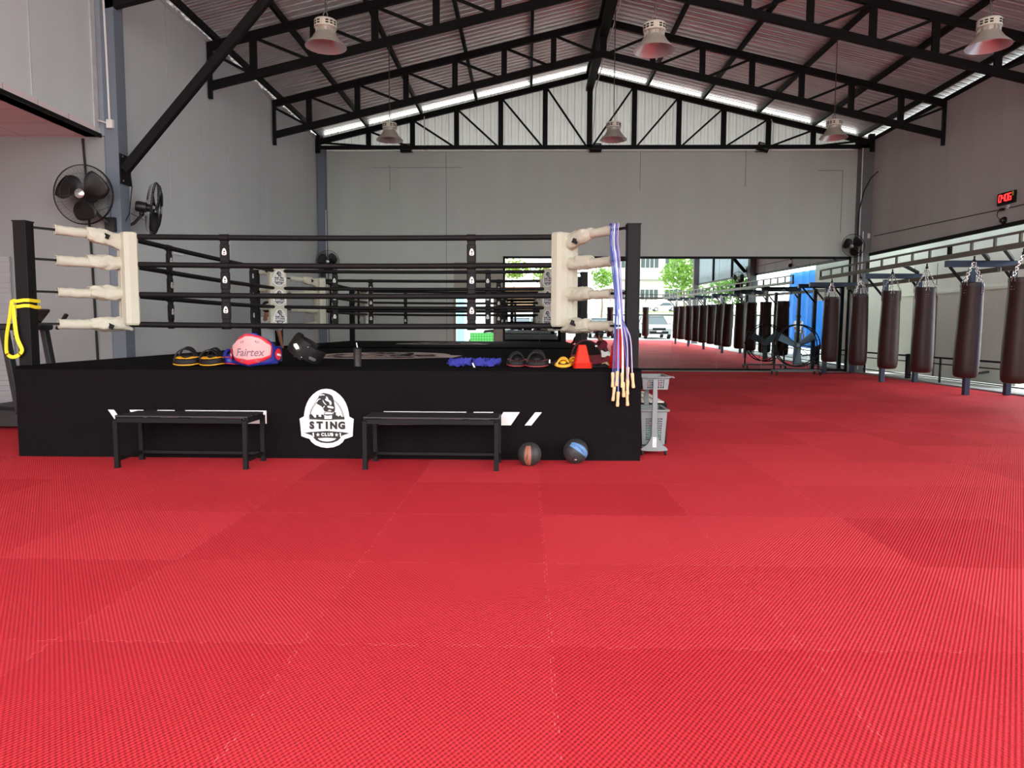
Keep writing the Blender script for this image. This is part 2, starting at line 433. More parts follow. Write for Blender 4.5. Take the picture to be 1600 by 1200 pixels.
# ================================================================ roof steel
def truss(y, label, back=False):
    t = thing('roof_truss', label, 'roof truss', (XM, y, 0), group='steel roof trusses')
    off = .22; dp = .72
    xs = (XL + .06, XR - .08)
    for x in xs:
        a = (0, 0, zr(XM) - off - .07); b = (x - XM, 0, zr(x) - off - .07)
        MB().bar(a, b, .1, .15, b=.008).build('top_chord', black, t)
        if not back: MB().bar((0, 0, a[2] - dp + .0), (b[0], 0, b[2] - dp), .1, .15, b=.008).build('bottom_chord', black, t)
        sg = 1 if x > XM else -1
        if not back:
            MB().bar((x - XM, 0, zr(x) - off), (x - XM, 0, zr(x) - off - 1.02), .07, .07).build('end_post', black, t)
        pitch = 1.255 if back else 1.15
        px = 0.
        n = 0
        while True:
            q = px + pitch * sg if n or not back else px + pitch * sg
            if abs(q) > abs(x - XM) - .25: break
            ztop = zr(XM + q) - off - .1; zb = 6.36 if back else ztop - dp + .05
            MB().bar((q, 0, ztop), (q, 0, zb), .14 if back else .13, .06, up=(0, 1, 0)).build('web_post', black, t)
            zt2 = zr(XM + q) - off - .12
            zb2 = 6.38 if back else zr(XM + px) - off - .1 - dp + .03
            MB().bar((q - .05 * sg, 0, zt2), (px + .08 * sg, 0, zb2), .05, .05).build('web_brace', black, t)
            px = q; n += 1
        q = x - XM
        zb2 = 6.4 if back else zr(XM + px) - off - dp - .07
        zt = 6.5 if back else zr(x) - off - .16
        MB().bar((q, 0, zt), (px, 0, zb2), .05, .05).build('web_brace', black, t)
    MB().bar((0, 0, zr(XM) - .2), (0, 0, 6.36 if back else zr(XM) - off - dp), .15, .1, up=(0, 1, 0)).build('king_post', black, t)
    if back:
        MB().box((XM - XM + (XL + XR) / 2 - XM, 0, 6.36), (XR - XL - .1, .1, .1)).build('bottom_chord', black, t)
        for x in xs: MB().box((x - XM, 0, 6.45), (.14, .14, .5)).build('end_post', black, t)
    return t
truss(20.68, 'black steel truss against the ribbed gable sheet at the back', True)
truss(17.15, 'black steel roof truss nearest in front of the back gable truss')
truss(13.72, 'black steel roof truss second in front of the back gable truss')
truss(10.35, 'black steel roof truss carried on the braced columns, closest to the viewer')
for i, dx in enumerate((1.65, 3.22, 4.8, 6.36, 7.68)):
    for sg in (-1, 1):
        x = XM + sg * dx
        if x > XR - .2: x = XR - .2
        o = MB().bar((x, YF + .1, zr(x) - .075), (x, YB + .3, zr(x) - .075), .07, .13, b=.006).build('purlin', black)
        tag(o, '%s black roof purlin from the ridge on the %s slope' % (ORD[i], 'left' if sg < 0 else 'right'), 'purlin', 'black purlins under the roof sheet')
t = thing('ridge_girder', 'deep black girder running along the roof ridge', 'girder', (XM, YB, 8.2))
MB().box((0, (YF - YB) / 2 + .15, -.17), (.2, YB - YF - .3, .12)).build('bottom_flange', black, t)
MB().box((0, (YF - YB) / 2 + .15, .05), (.1, YB - YF - .3, .34)).build('web_plate', black, t)
MB().box((0, (YF - YB) / 2 + .15, .26), (.2, YB - YF - .3, .12)).build('top_flange', black, t)
for sx, lab in ((-1, 'left'), (1, 'right')):
    cx = -5.858 if sx < 0 else 9.442
    t = thing('knee_brace', 'slanted black steel brace rising from the %s column to the truss' % lab, 'brace', (cx, 10.35, 3.5))
    s_ = -sx
    MB().bar((.04 * s_, 0, 0), (2.62 * s_, -.02, 2.86), .1, .13, b=.008).build('strut', black, t)
    MB().box((.012 * s_, .07, .02), (.02, .26, .42)).build('wall_plate', black, t)
    for z in (-.15, .19):
        for y in (-.03, .17): MB().lathe([(.014, 0), (.014, .02)], 8, M=tr(.02 * s_, y, z) @ MT.Rotation(R(90) * s_, 4, 'Y')).build('bolt', chrome, t)

# ================================================================ pendant lamps
lampg = M_('lamp_grey', (176, 172, 160), .4, .3, var=.06); lampi = M_('lamp_reflector', (214, 208, 205), .35, .6, var=.05)
def make_lamp():
    t = thing('high_bay_lamp', '', 'lamp', group='hanging high bay lamps')
    MB().lathe([(.13, .0), (.135, .01), (.20, -.09), (.285, -.172), (.29, -.185)], 36, cap=False).lathe([(.287, -.185), (.279, -.172), (.195, -.092), (.12, -.0)], 36, m=1, cap=False).build('shade', [lampg, lampi], t)
    h = MB()
    for i in range(12):
        a = 2 * pi * i / 12; h.box((.128, 0, .035), (.03, .012, .07), M=rz(a))
    h.lathe([(.118, 0), (.118, .07)], 24); h.build('heat_sink', lampg, t)
    hs = MB(); hs.lathe([(.145, .065), (.158, .07), (.158, .16), (.148, .175), (.05, .178)], 28)
    for i in range(16):
        a = 2 * pi * i / 16
        if i % 4 == 0: continue
        for z in (.10, .132): hs.box((.158, 0, z), (.006, .04, .018), 1, M=rz(a))
    hs.build('housing', [M_('lamp_cream', (206, 202, 186), .5), black], t)
    MB().ball((0, 0, -.06), (.09, .09, .035)).build('lens', M_('lens_milk', (225, 215, 215), .3), t)
    MB().tube([(.03, 0, .17), (.03, 0, .26), (0, 0, .31), (-.03, 0, .26), (-.03, 0, .17)], .006, 6).build('hanger', chrome, t)
    return t
lamps = []
LP = [(-2.87, 10.35, 5.19, 'left in the front row'), (1.75, 10.35, 5.12, 'under the ridge in the front row'), (6.36, 10.35, 5.15, 'right in the front row'),
      (-3.0, 15.7, 5.27, 'left in the back row'), (1.82, 15.7, 5.27, 'under the ridge in the back row'), (6.5, 15.7, 5.3, 'right in the back row')]
for x, y, z, nm in LP:
    l = dup(lamps[0]) if lamps else make_lamp()
    l.location = (x, y, z + .2); l['label'] = 'grey conical high bay lamp on a cable, ' + nm; lamps.append(l)
for l, (x, y, z, nm) in zip(lamps, LP):
    top = (zr(x) - 1.0 if y < 11 else 7.965 if abs(x - XM) < .2 else zr(x) - .02) - z - .2
    m_ = MB(); m_.tube([(0, 0, .30), (0, 0, top)], .007, 6)
    if y < 11:
        for i in range(int((top - .4) / .06)): m_.box((0, 0, .4 + i * .06), (.022, .006, .045), M=rz((i % 2) * pi / 2))
    m_.tube([(.02, 0, .17), (.03, .01, .45), (.008, 0, .6), (.01, 0, top)], .004, 5)
    m_.build('cable', M_('cable_grey', (70, 68, 66), .5), l)
# ================================================================ emblem: boxing glove badge, height 1, lying in xy
def P(*a): return [((x - 548) / 952., (604 - y) / 952.) for x, y in a]
def smooth(pts, it=2):
    for _ in range(it):
        q = []
        for i in range(len(pts)):
            a = pts[i]; b = pts[(i + 1) % len(pts)]
            q += [(a[0] * .75 + b[0] * .25, a[1] * .75 + b[1] * .25), (a[0] * .25 + b[0] * .75, a[1] * .25 + b[1] * .75)]
        pts = q
    return pts
def mirror(h): return h + [(-x, y) for x, y in h[::-1] if abs(x) > 1e-6]
def emblem_geo(mb, M, dz=.0012):
    right = [(548, 128), (630, 138), (700, 172), (765, 222), (820, 285), (860, 355), (888, 430), (905, 510), (913, 572), (985, 610), (975, 700), (962, 890), (900, 915), (830, 937), (800, 985), (740, 1032), (650, 1068), (548, 1080)]
    mb.poly(mirror(P(*right))[::-1], 0, 0, M)
    arcs = [(272, 618), (278, 560), (300, 480), (335, 410), (380, 350), (440, 300)]
    for k, w in ((0, 9), (16, 4)):
        out = [(x - k * .8, y - k * .5) for x, y in arcs]; inn = [(x + w, y + w * .5) for x, y in out]
        for q in (P(*(out + inn[::-1])), [(-x, y) for x, y in P(*(out + inn[::-1]))]): mb.poly(q, dz, 1, M)
    mb.poly(P((272, 616), (272, 548), (298, 532), (312, 540), (330, 560), (352, 590), (380, 590), (380, 545), (420, 545), (420, 575), (462, 580), (462, 540), (500, 540), (520, 616)), dz, 1, M)
    mb.poly(P((640, 616), (655, 545), (668, 500), (698, 500), (700, 552), (728, 556), (735, 575), (760, 552), (782, 556), (785, 575), (830, 576), (836, 616)), dz, 1, M)
    glove = P((440, 225), (490, 192), (560, 200), (625, 222), (655, 255), (668, 310), (680, 390), (690, 440), (678, 500), (640, 500), (600, 495), (515, 495), (500, 450), (470, 410), (440, 392), (395, 370), (382, 325), (400, 290), (420, 270))
    mb.poly(smooth(glove, 1), dz * 1.4, 1, M)
    for q in ([(388, 340), (400, 300), (440, 280), (470, 290), (430, 300), (408, 325), (400, 350)],
              [(545, 240), (580, 270), (580, 300), (625, 320), (640, 375), (600, 390), (600, 340), (560, 325), (520, 300), (548, 282)],
              [(492, 300), (510, 330), (530, 360), (555, 380), (540, 388), (510, 360), (490, 325)],
              [(490, 435), (505, 408), (525, 395), (515, 430)], [(560, 412), (575, 395), (655, 410), (672, 430), (655, 446), (575, 430)],
              [(565, 476), (600, 460), (640, 478), (600, 482)], [(440, 232), (470, 212), (520, 218), (530, 236), (480, 228), (455, 244)]):
        mb.poly(smooth(P(*q), 1), dz * 2.2, 0, M)
    mb.poly(P((508, 618), (508, 510), (530, 500), (630, 500), (660, 515), (655, 545), (645, 618)), dz * 1.7, 1, M)
    mb.poly(P((515, 612), (514, 548), (560, 560), (640, 550), (634, 612)), dz * 2.4, 0, M)
    mb.poly(P((512, 518), (540, 506), (620, 506), (656, 520), (640, 534), (530, 536)), dz * 2.4, 0, M)
    mb.poly(P((190, 622), (548, 616), (906, 622), (548, 628)), dz * 1.8, 1, M)
    # lower black curve with the small word
    mb.poly(P((188, 838), (300, 822), (548, 806), (796, 822), (912, 838), (790, 880), (770, 915), (720, 962), (640, 995), (548, 1003), (456, 995), (376, 962), (330, 915), (308, 880)), dz, 1, M)
    mb.poly(P((398, 924), (548, 914), (700, 924), (668, 952), (610, 970), (548, 975), (486, 970), (428, 952)), dz * 2, 0, M)
    for x0 in (330, 766): mb.poly(P((x0 - 14, 836), (x0 + 10, 832), (x0 + 14, 905), (x0 - 4, 905)), dz * 2, 0, M)
    for cx in (405, 706):
        st = []
        for i in range(10):
            a = pi / 2 + i * pi / 5; r = 34 if i % 2 == 0 else 14
            st.append((cx + r * cos(a), 866 - r * sin(a)))
        mb.poly(P(*st), dz * 2, 0, M)
    S = 1 / 952.
    for i, ch in enumerate('STING'):
        cx = (310, 436, 550, 660, 790)[i]
        text(mb, ch, .165, M @ tr((cx - 548) * S + .006, (604 - 722) * S - .004, dz * 1.5), 2, .006, .98)
        text(mb, ch, .16, M @ tr((cx - 548) * S, (604 - 718) * S, dz * 3), 1, .010, .98)
    for i, ch in enumerate('CLUB'):
        text(mb, ch, .072, M @ tr(((482, 534, 586, 634)[i] - 548) * S, (604 - 864) * S, dz * 3), 0, .004, 1.)
emg = M_('grey_print', (170, 168, 172), .6)
_eb = MB(); emblem_geo(_eb, MT.Identity(4), .004); EMB = _eb.mesh('emblem', [white, inkb, emg])
_eb = MB(); emblem_geo(_eb, MT.Identity(4), .0012); EMBF = _eb.mesh('emblem', [M_('canvas_print', (196, 184, 176), .8), canvas, M_('canvas_print', (196, 184, 176))])
def emblem(parent, o, x, z_n, size, me=None, name='emblem'):
    """x: unit vector to the right of the badge, z_n: its outward normal"""
    x = V(x).normalized(); n = V(z_n).normalized(); y = n.cross(x)
    b = bpy.data.objects.new(name, me or EMB); C.objects.link(b); b.parent = parent
    b.matrix_local = basis(o, x * size, y * size, n * size); return b

# ================================================================ the boxing ring (local origin at front left corner of the platform, floor level)
RW = 6.02; CZ = .88
def fabric_tube(a, b, r, n=14, k=16, wr=.1, seed=0, m=0, flare=0., sag=0.):
    a = V(a); b = V(b); mb = MB(); pts = []; rs = []
    for i in range(k + 1):
        t = i / k; p = a.lerp(b, t); p.z -= sag * sin(pi * t); pts.append(p)
        rs.append(r * (1 + flare * (t - .5)))
    mb.tube(pts, rs, n, m, fn=lambda i, j, d: 1 + wr * NZ.noise(V((i * .45 + seed * 7.3, d.x * 1.3 + seed, d.z * 1.3))) * 1.6)
    return mb
def make_ring(label):
    t = thing('boxing_ring', label, 'boxing ring', (-4.94, 6.75, 0), group='raised boxing rings')
    # canvas: a taut sheet over the deck, turned down at the rim
    mb = MB(); mb.box((RW / 2, RW / 2, CZ - .02), (RW, RW, .04), b=.012); mb.build('canvas', M_('black_deck', (11, 10, 11), .9, spec=.05, var=.15, scale=2), t)
    mb = MB(); random.seed(5)
    def side(o, d, L):
        o = V(o); d = V(d); nv = V((d.y, -d.x, 0)); n = 60; rows = 7; vs = []
        for j in range(rows):
            z = (CZ - .03) * (1 - j / (rows - 1)) + .012 * (1 if j == rows - 1 else 0) * abs(sin(0))
            for i in range(n + 1):
                q = o + d * (L * i / n); dis = .010 * NZ.noise(V((i * .22, j * .35, o.x + o.y))) * (j / rows) + .003
                if 0 < i < n: q = q + nv * dis
                vs.append((q.x, q.y, z))
        mb.add(vs, [(j * (n + 1) + i, (j + 1) * (n + 1) + i, (j + 1) * (n + 1) + i + 1, j * (n + 1) + i + 1) for j in range(rows - 1) for i in range(n)], 0, True)
    side((0, 0, 0), (1, 0, 0), RW); side((RW, 0, 0), (0, 1, 0), RW); side((RW, RW, 0), (-1, 0, 0), RW); side((0, RW, 0), (0, -1, 0), RW)
    ap = mb.build('apron', canvas, t)
    emblem(t, (3.02, -.014, .39), (1, 0, 0), (0, -1, 0), .57)
    emblem(t, (2.98, 2.95, CZ + .002), (1, 0, 0), (0, 0, 1), 2.35, EMBF)
    # slanted white stripes either side of the badge; the long ones run on behind the benches
    z0, z1 = .335, .462
    for x0, x1, sk in ((.90, .96, .085), (1.11, 1.245, .06), (1.38, 1.55, .06), (1.65, 2.44, .0), (3.57, 4.36, -.05), (4.43, 4.62, -.07), (4.715, 4.87, -.085), (5.017, 5.08, -.10)):
        MB().add([(x0, -.0135, z1), (x1, -.0135, z1), (x1 + sk, -.0135, z0), (x0 + (sk if x0 != 1.65 else .1), -.0135, z0)], [(0, 3, 2, 1)]).build('apron_stripe', white, t)
    e = .088
    corners = [(e, e), (RW - e, e), (RW - e, RW - e), (e, RW - e)]
    for i, (x, y) in enumerate(corners):
        pt_ = 2.262 if x < 1 else 2.236; mb = MB(); mb.box((x, y, (CZ + pt_) / 2), (.125, .125, pt_ - CZ), b=.006)
        mb.box((x, y, pt_), (.132, .132, .012))
        for zz in ROPEZ: 
            s1 = 1 if x < 1 else -1; s2 = 1 if y < 1 else -1
            mb.lathe([(.02, 0), (.02, .012)], 10, M=basis((x + .062 * s1, y, zz), (0, 1, 0), (0, 0, 1), (s1, 0, 0)))
        mb.build('corner_post', black, t)
    ia, ib = .66, 5.36
    ic = [(ia, ia + .1), (ib, ia + .1), (ib, ib), (ia, ib)]
    for i in range(4):
        a = V((*ic[i], 0)); b = V((*ic[(i + 1) % 4], 0)); d = (b - a).normalized(); nv = V((d.y, -d.x, 0))
        for k, z in enumerate(ROPEZ):
            mb = MB(); n = 14; pts = [a.lerp(b, q / n) + V((0, 0, z - .015 * sin(pi * q / n))) for q in range(n + 1)]
            mb.tube(pts, .029, 12); mb.build('rope', ropeblk, t)
        for f in (.232, .785):
            p = a.lerp(b, f); ang = math.atan2(d.y, d.x); M = tr(p.x, p.y, 0) @ rz(ang)
            mb = MB(); zt, zb = ROPEZ[0] + .02, ROPEZ[3] - .04
            for q in range(3):
                z1_, z0_ = ROPEZ[q], ROPEZ[q + 1]
                mb.box((0, 0, (z1_ + z0_) / 2 - .01), (.085, .034, z1_ - z0_), M=M, b=.008)
                mb.box((0, 0, z1_ - .17), (.094, .044, .19), M=M, b=.01)
            for z in ROPEZ: mb.tube([(M @ V((-.046, 0, z - .012))), (M @ V((.046, 0, z - .012)))], .038, 12)
            sp = mb.build('rope_spacer', ropeblk, t)
            for q in range(3):
                z = ROPEZ[q] - .165
                for sg in (-1, 1):
                    s_ = MB(); Mb = M @ basis((.005, -.024 * sg, z), (sg, 0, 0), (0, 0, 1), (0, -sg, 0))
                    s_.prism(smooth([(-.026, -.01), (-.02, -.03), (.02, -.03), (.026, -.01), (.02, .02), (.008, .042), (-.008, .042), (-.02, .02)], 1), .003, 0, Mb)
                    s_.prism([(-.009, -.02), (.009, -.02), (.009, -.012), (-.009, -.012)], .0045, 1, Mb).prism([(-.008, -.002), (.012, .004), (.006, .018), (-.004, .014)], .0045, 1, Mb)
                    s_.build('badge', [white, inkb], sp)
    # corner pads and the sleeves over the turnbuckles
    for i, (x, y) in enumerate(corners):
        cx, cy = ic[i]; inn = V((3.01 - x, 3.01 - y, 0)).normalized(); tn = V((-inn.y, inn.x, 0)); nm = ROPEZ
        if i < 2: pass
        base = V((cx, cy, 0)) + inn * .055
        M = basis((base.x, base.y, 0), tn, inn, (0, 0, 1)); hgt = 2.245 - 1.275
        ring_ = [(-.15, -.03), (-.13, -.075), (-.04, -.085), (.04, -.085), (.13, -.075), (.15, -.03), (.15, .045), (.125, .065), (-.125, .065), (-.15, .045)]
        mb = MB(); ks = (0, .02, .5, .98, 1)
        mb.loft([[(px * (.93 if k in (0, 4) else 1), py * (.85 if k in (0, 4) else 1), 1.275 + hgt * q) for px, py in ring_] for k, q in enumerate(ks)], M=M)
        for q in (-.04, .04): mb.box((q, -.087, 1.76), (.006, .004, hgt * .94), M=M)
        pad = mb.build('corner_pad', padw, t)
        for q in range(3): emblem(pad, base + inn * .0665 + V((0, 0, 1.43 + q * .325)), tn, inn, .27)
        for k, z in enumerate(ROPEZ):
            p0 = V((x, y, z + (.012 if k == 0 else 0))); p1 = V((cx, cy, z)); d = (p1 - p0); L = d.length; d.normalize()
            a = p0 + d * .27; m_ = p0.lerp(p1, .66); b = p1 + inn * .0
            MB().bar(p0, a + d * .08, .022, .022).build('turnbuckle', black, t)
            mb = fabric_tube(a, m_ + d * .03, .047 + .004 * (k % 2), 14, 16, .12, i * 4 + k + .5, sag=.004)
            sl = mb.build('rope_sleeve', padw, t, ang=60)
            w = V((-d.y, d.x, 0)); r_ = MB()
            r_.tube([a - d * .004 + (w * cos(q) + V((0, 0, sin(q)))) * .046 for q in [2 * pi * h / 12 for h in range(12)]], .006, 6, closed=True)
            r_.tube([a - d * .002 + (w * cos(q) + V((0, 0, sin(q)))) * .028 for q in [2 * pi * h / 12 for h in range(12)]], .005, 6, closed=True).build('drawstring', padw, sl)
            # the loose wrap where ropes meet the pad: a creased cloth sleeve, flattened, with folds
            fl = MB(); n = 30; K = 20; out = []
            e0 = m_ - d * .03; e1 = p1 + d * .03; big = k in (0, 3); sd = i * 9.7 + k * 3.1
            for q in range(K + 1):
                tt = q / K; c = e0.lerp(e1, tt)
                rr = .063 + .012 * sin(pi * min(1, tt * 1.2)) + (.010 if big else 0) * tt
                if q == 0: rr *= .9
                if q == K: rr *= .8
                ring = []
                for h in range(n):
                    an = 2 * pi * h / n; ca, sa = cos(an), sin(an)
                    ca = math.copysign(abs(ca) ** .8, ca); sa = math.copysign(abs(sa) ** .8, sa)
                    dir_ = w * ca * .9 + V((0, 0, sa))
                    nz = 1 + .32 * NZ.noise(V((tt * 2.6 + sd, ca * 1.2, sa * 1.2))) - .30 * max(0, .55 - 3.2 * abs(NZ.noise(V((tt * 4.5 + an * .5 + sd, sa * 1.6, 3)))))
                    off = V((0, 0, (-.05 * tt if k == 0 else .012 if k < 3 else .0)))
                    if k == 0 and sa < -.2: off.z -= .045 * tt * tt * abs(sa)
                    if k == 3 and sa < 0: off += d * .05 * tt * abs(sa)
                    ring.append(c + dir_ * rr * nz + off)
                out.append(ring)
            fl.loft(out, sm=True); sb = fl.build('sleeve_wrap', padw, sl, ang=50)
            lip = [out[0][h] - d * .004 for h in range(n)]
            MB().tube(lip, .006, 6, closed=True).build('hem', padw, sl)
            if k in (0, 3):
                c = out[9]; bst = min(c, key=lambda p: p.y + .02 * abs(p.z - (p0.z - .02))); nn = V((0, -1, .12)).normalized()
                xx = V((d.x * (1 if d.x > 0 else -1), 0, -.28)); xx = (xx - nn * xx.dot(nn)).normalized()
                MB().box((0, 0, 0), (.06, .05, .008), M=basis(bst + nn * .008, xx, nn.cross(xx), nn)).build('tab', black, sl)
    return t
ROPEZ = (2.205, 1.915, 1.60, 1.285)
ring = make_ring('black boxing ring nearest the viewer, badge on its apron, white corner pads')
ring2 = dup(ring, (-4.94, 13.75, 0), 'second black boxing ring, behind the first and close to the back wall')

# yellow strap knotted on the front left post
t = thing('resistance_band', 'yellow band knotted around the front left ring post', 'band', (-4.853, 6.838, 0))
def strap(mb, pts, w, th=.004, up=None, m=0):
    P_ = [V(p) for p in pts]; rings = []
    for i, p in enumerate(P_):
        d = (P_[min(i + 1, len(P_) - 1)] - P_[max(i - 1, 0)]).normalized()
        u = V(up[i]) if isinstance(up, list) else V(up or (0, 0, 1)); s_ = (u - d * u.dot(d)).normalized(); n = d.cross(s_)
        rings.append([p + s_ * w / 2 + n * th, p - s_ * w / 2 + n * th, p - s_ * w / 2 - n * th, p + s_ * w / 2 - n * th])
    mb.loft(rings, m, sm=True); return mb
yb = M_('yellow_band', (240, 214, 30), .6, var=.05)
q = .078
for z, dz in ((1.505, .004), (1.445, .012)):
    mb = MB(); strap(mb, [(-q, -q, z), (-.03, -q - .006, z - .01 + dz), (.03, -q - .004, z + dz), (q, -q, z + dz), (q + .004, 0, z), (q, q, z), (-q, q, z), (-q - .004, 0, z), (-q, -q, z)], .032, .004, (0, 0, 1)); mb.build('loop', yb, t)
mb = MB(); mb.ball((-.082, -.088, 1.475), (.022, .018, .04), n=12, k=8); mb.build('knot', yb, t)
mb = MB(); _hp = [V(p) for p in [(-.085, -.098, 1.46), (-.105, -.10, 1.33), (-.135, -.10, 1.2), (-.15, -.10, 1.08), (-.145, -.10, 1.0), (-.10, -.10, .965), (-.04, -.10, .98), (.0, -.10, 1.02), (-.005, -.10, 1.06), (-.04, -.10, 1.15), (-.055, -.098, 1.28), (-.065, -.096, 1.46)]]
_up = [V(p) for p in [(1, -.2, 0)] * 4 + [(.6, 0, -.8), (0, 0, -1), (-.4, 0, -.9), (-1, 0, -.2)] + [(-1, -.2, 0)] * 4]
strap(mb, cr(_hp, 4), .034, .004, cr(_up, 4)); mb.build('hanging_loop', yb, t)
# ================================================================ benches
def make_bench(label, L, D, H, top, grp='black steel benches'):
    t = thing('bench', label, 'bench', group=grp)
    for x in (.02, L - .02):
        for y in (.02, D - .02):
            mb = MB(); mb.box((x, y, H / 2 - .01), (.04, .04, H - .02), b=.003); mb.box((x, y, .004), (.044, .044, .008)); mb.build('leg', black, t)
    mb = MB()
    for y in (.02, D - .02): mb.box((L / 2, y, H - .025), (L - .08, .04, .045), b=.003)
    for x in (.02, L - .02): mb.box((x, D / 2, H - .025), (.04, D - .08, .045), b=.003)
    mb.build('frame', black, t)
    n = 4; w = (D - .05) / n
    for i in range(n): MB().box((L / 2, .025 + w * (i + .5), H + .007), (L - .006, w - .018, .016), b=.003).build('seat_slat', top, t)
    mb = MB()
    for x in (.02, L - .02): mb.box((x, D / 2, .075), (.03, D - .08, .03), b=.003)
    mb.build('side_stretcher', black, t)
    MB().box((L / 2, D - .02, .075), (L - .08, .03, .03), b=.003).build('rear_stretcher', black, t)
    return t
b1 = make_bench('black steel bench left of the white badge on the ring apron', 1.21, .44, .455, M_('black_slat', (38, 36, 37), .4)); b1.location = (-3.69, 6.21, 0); b1.rotation_euler.z = R(-1)
b2 = dup(b1, (-1.46, 6.22, 0), 'black steel bench right of the white badge on the ring apron')
for ch in b2.children: pass
b3 = make_bench('black bench with white seat slats beside the ring, behind the grey laundry trolley', 1.25, .40, .45, M_('white_slat', (226, 220, 205), .5), 'benches beside the rings')
b3.location = (1.53, 7.78, 0); b3.rotation_euler.z = R(90)
# ================================================================ medicine balls
def patch(mb, r, a0, a1, e0, e1, M, m=0, n=14):
    vs = [(r * cos(e) * cos(a), r * cos(e) * sin(a), r * sin(e)) for e in [R(e0 + (e1 - e0) * j / n) for j in range(n + 1)] for a in [R(a0 + (a1 - a0) * i / n) for i in range(n + 1)]]
    mb.add(vs, [(j * (n + 1) + i, j * (n + 1) + i + 1, (j + 1) * (n + 1) + i + 1, (j + 1) * (n + 1) + i) for j in range(n) for i in range(n)], m, True, M)
ballm = M_('charcoal_vinyl', (46, 46, 46), .55, bump=.1, bscale=60)
for x, y, r, col, nm, M in ((.025, 6.47, .108, (150, 92, 70), 'brown', MT.Rotation(R(-100), 4, 'Z')), (.455, 6.60, .116, (88, 128, 178), 'blue', MT.Rotation(R(-68), 4, 'Z') @ MT.Rotation(R(-20), 4, 'Y') @ MT.Rotation(R(52), 4, 'X'))):
    t = thing('medicine_ball', 'dark grey medicine ball with a %s patch, resting before the ring apron' % nm, 'medicine ball', (x, y, r), group='medicine balls on the mats')
    MB().ball((0, 0, 0), r, n=40, k=24).build('ball', ballm, t)
    mb = MB(); patch(mb, r * 1.006, -17, 17, -62, 52, M); mb.build('patch', M_(nm + '_patch', col, .6, var=.2, scale=40), t)
    mb = MB()
    for k in range(4): patch(mb, r * 1.009, -11 + k * 3, -9 + k * 3 + 2.2, -30 + k * 7, -10 + k * 9, M, n=4)
    mb.build('patch_mark', M_(nm + '_patch_mark', tuple(c * .72 for c in col), .6), t)
    mb = MB()
    for k in range(6):
        a = k * pi / 6; mb.tube([M @ V((r * 1.001 * cos(q) * cos(a), r * 1.001 * cos(q) * sin(a), r * 1.001 * sin(q))) for q in [2 * pi * j / 48 for j in range(48)]], .0016, 4, closed=True)
    mb.build('seam', rubber, t)
    if nm == 'blue':
        mb = MB(); patch(mb, r * 1.006, -6, 6, -36, -31, MT.Rotation(R(-94), 4, 'Z'), n=4); mb.build('valve', white, t)

# ================================================================ laundry trolley
def basket(mb, x0, x1, y0, y1, z0, z1, tp, nx, nz, zr0, zr1, m=0):
    """open basket with square holes; walls lean outward by tp at the top"""
    def wall(pa, pb, n_):
        cols = [0]
        a0, a1 = .16, .84; w = (a1 - a0) / n_
        for i in range(n_): cols += [a0 + w * (i + .18), a0 + w * (i + .82)]
        cols.append(1)
        rows = [0]; h = (zr1 - zr0) / nz
        for j in range(nz): rows += [zr0 + h * (j + .18), zr0 + h * (j + .82)]
        rows.append(1); vs = []
        for v in rows:
            for u in cols:
                vs.append(tuple(pa[0][k] * (1 - u) * (1 - v) + pb[0][k] * u * (1 - v) + pa[1][k] * (1 - u) * v + pb[1][k] * u * v for k in range(3)))
        nc = len(cols); fs = []
        for j in range(len(rows) - 1):
            for i in range(nc - 1):
                if i % 2 == 1 and j % 2 == 1: continue
                fs.append((j * nc + i, j * nc + i + 1, (j + 1) * nc + i + 1, (j + 1) * nc + i))
        mb.add(vs, fs, m)
    c0 = [(x0 + tp, y0 + tp, z0), (x1 - tp, y0 + tp, z0), (x1 - tp, y1 - tp, z0), (x0 + tp, y1 - tp, z0)]
    c1 = [(x0, y0, z1), (x1, y0, z1), (x1, y1, z1), (x0, y1, z1)]
    for i in range(4): 
        j = (i + 1) % 4; wall((c0[i], c1[i]), (c0[j], c1[j]), nx[i % 2])
    mb.add(c0, [(0, 3, 2, 1)], m)
t = thing('laundry_trolley', 'grey plastic two basket laundry trolley on casters at the right side of the ring', 'trolley', (1.265, 7.06, 0))
w = .125
def solid(o, th=.004):
    md = o.modifiers.new('thick', 'SOLIDIFY'); md.thickness = th; return o
mb = MB(); basket(mb, -w, w + .02, .02, .46, .655, .775, .012, (8, 12), 4, .08, .86); k = solid(mb.build('upper_basket', greyp, t))
mb = MB()
for a, b_ in (((-w - .012, .008), (w + .032, .008)), ((w + .032, .008), (w + .032, .472)), ((w + .032, .472), (-w - .012, .472)), ((-w - .012, .472), (-w - .012, .008))): mb.bar((*a, .778), (*b_, .778), .03, .014, b=.004)
mb.bar((w + .03, .0, .785), (w + .062, .05, .772), .035, .012, b=.003); mb.build('rim', greyp, k)
mb = MB(); basket(mb, -w - .005, w + .005, .02, .46, .10, .44, .018, (9, 13), 10, .12, .80); k = solid(mb.build('lower_basket', greyp, t))
mb = MB()
for a, b_ in (((-w - .015, .01), (w + .015, .01)), ((w + .015, .01), (w + .015, .47)), ((w + .015, .47), (-w - .015, .47)), ((-w - .015, .47), (-w - .015, .01))): mb.bar((*a, .445), (*b_, .445), .03, .02, b=.006)
mb.build('rim', greyp, k)
for y in (-.012, .492):
    mb = MB(); mb.loft([[(-.028, y - .014, .13), (.028, y - .014, .13), (.028, y + .014, .13), (-.028, y + .014, .13)], [(-.02, y - .012, .76), (.02, y - .012, .76), (.02, y + .012, .76), (-.02, y + .012, .76)]])
    mb.build('upright', greyp, t)
mb = MB()
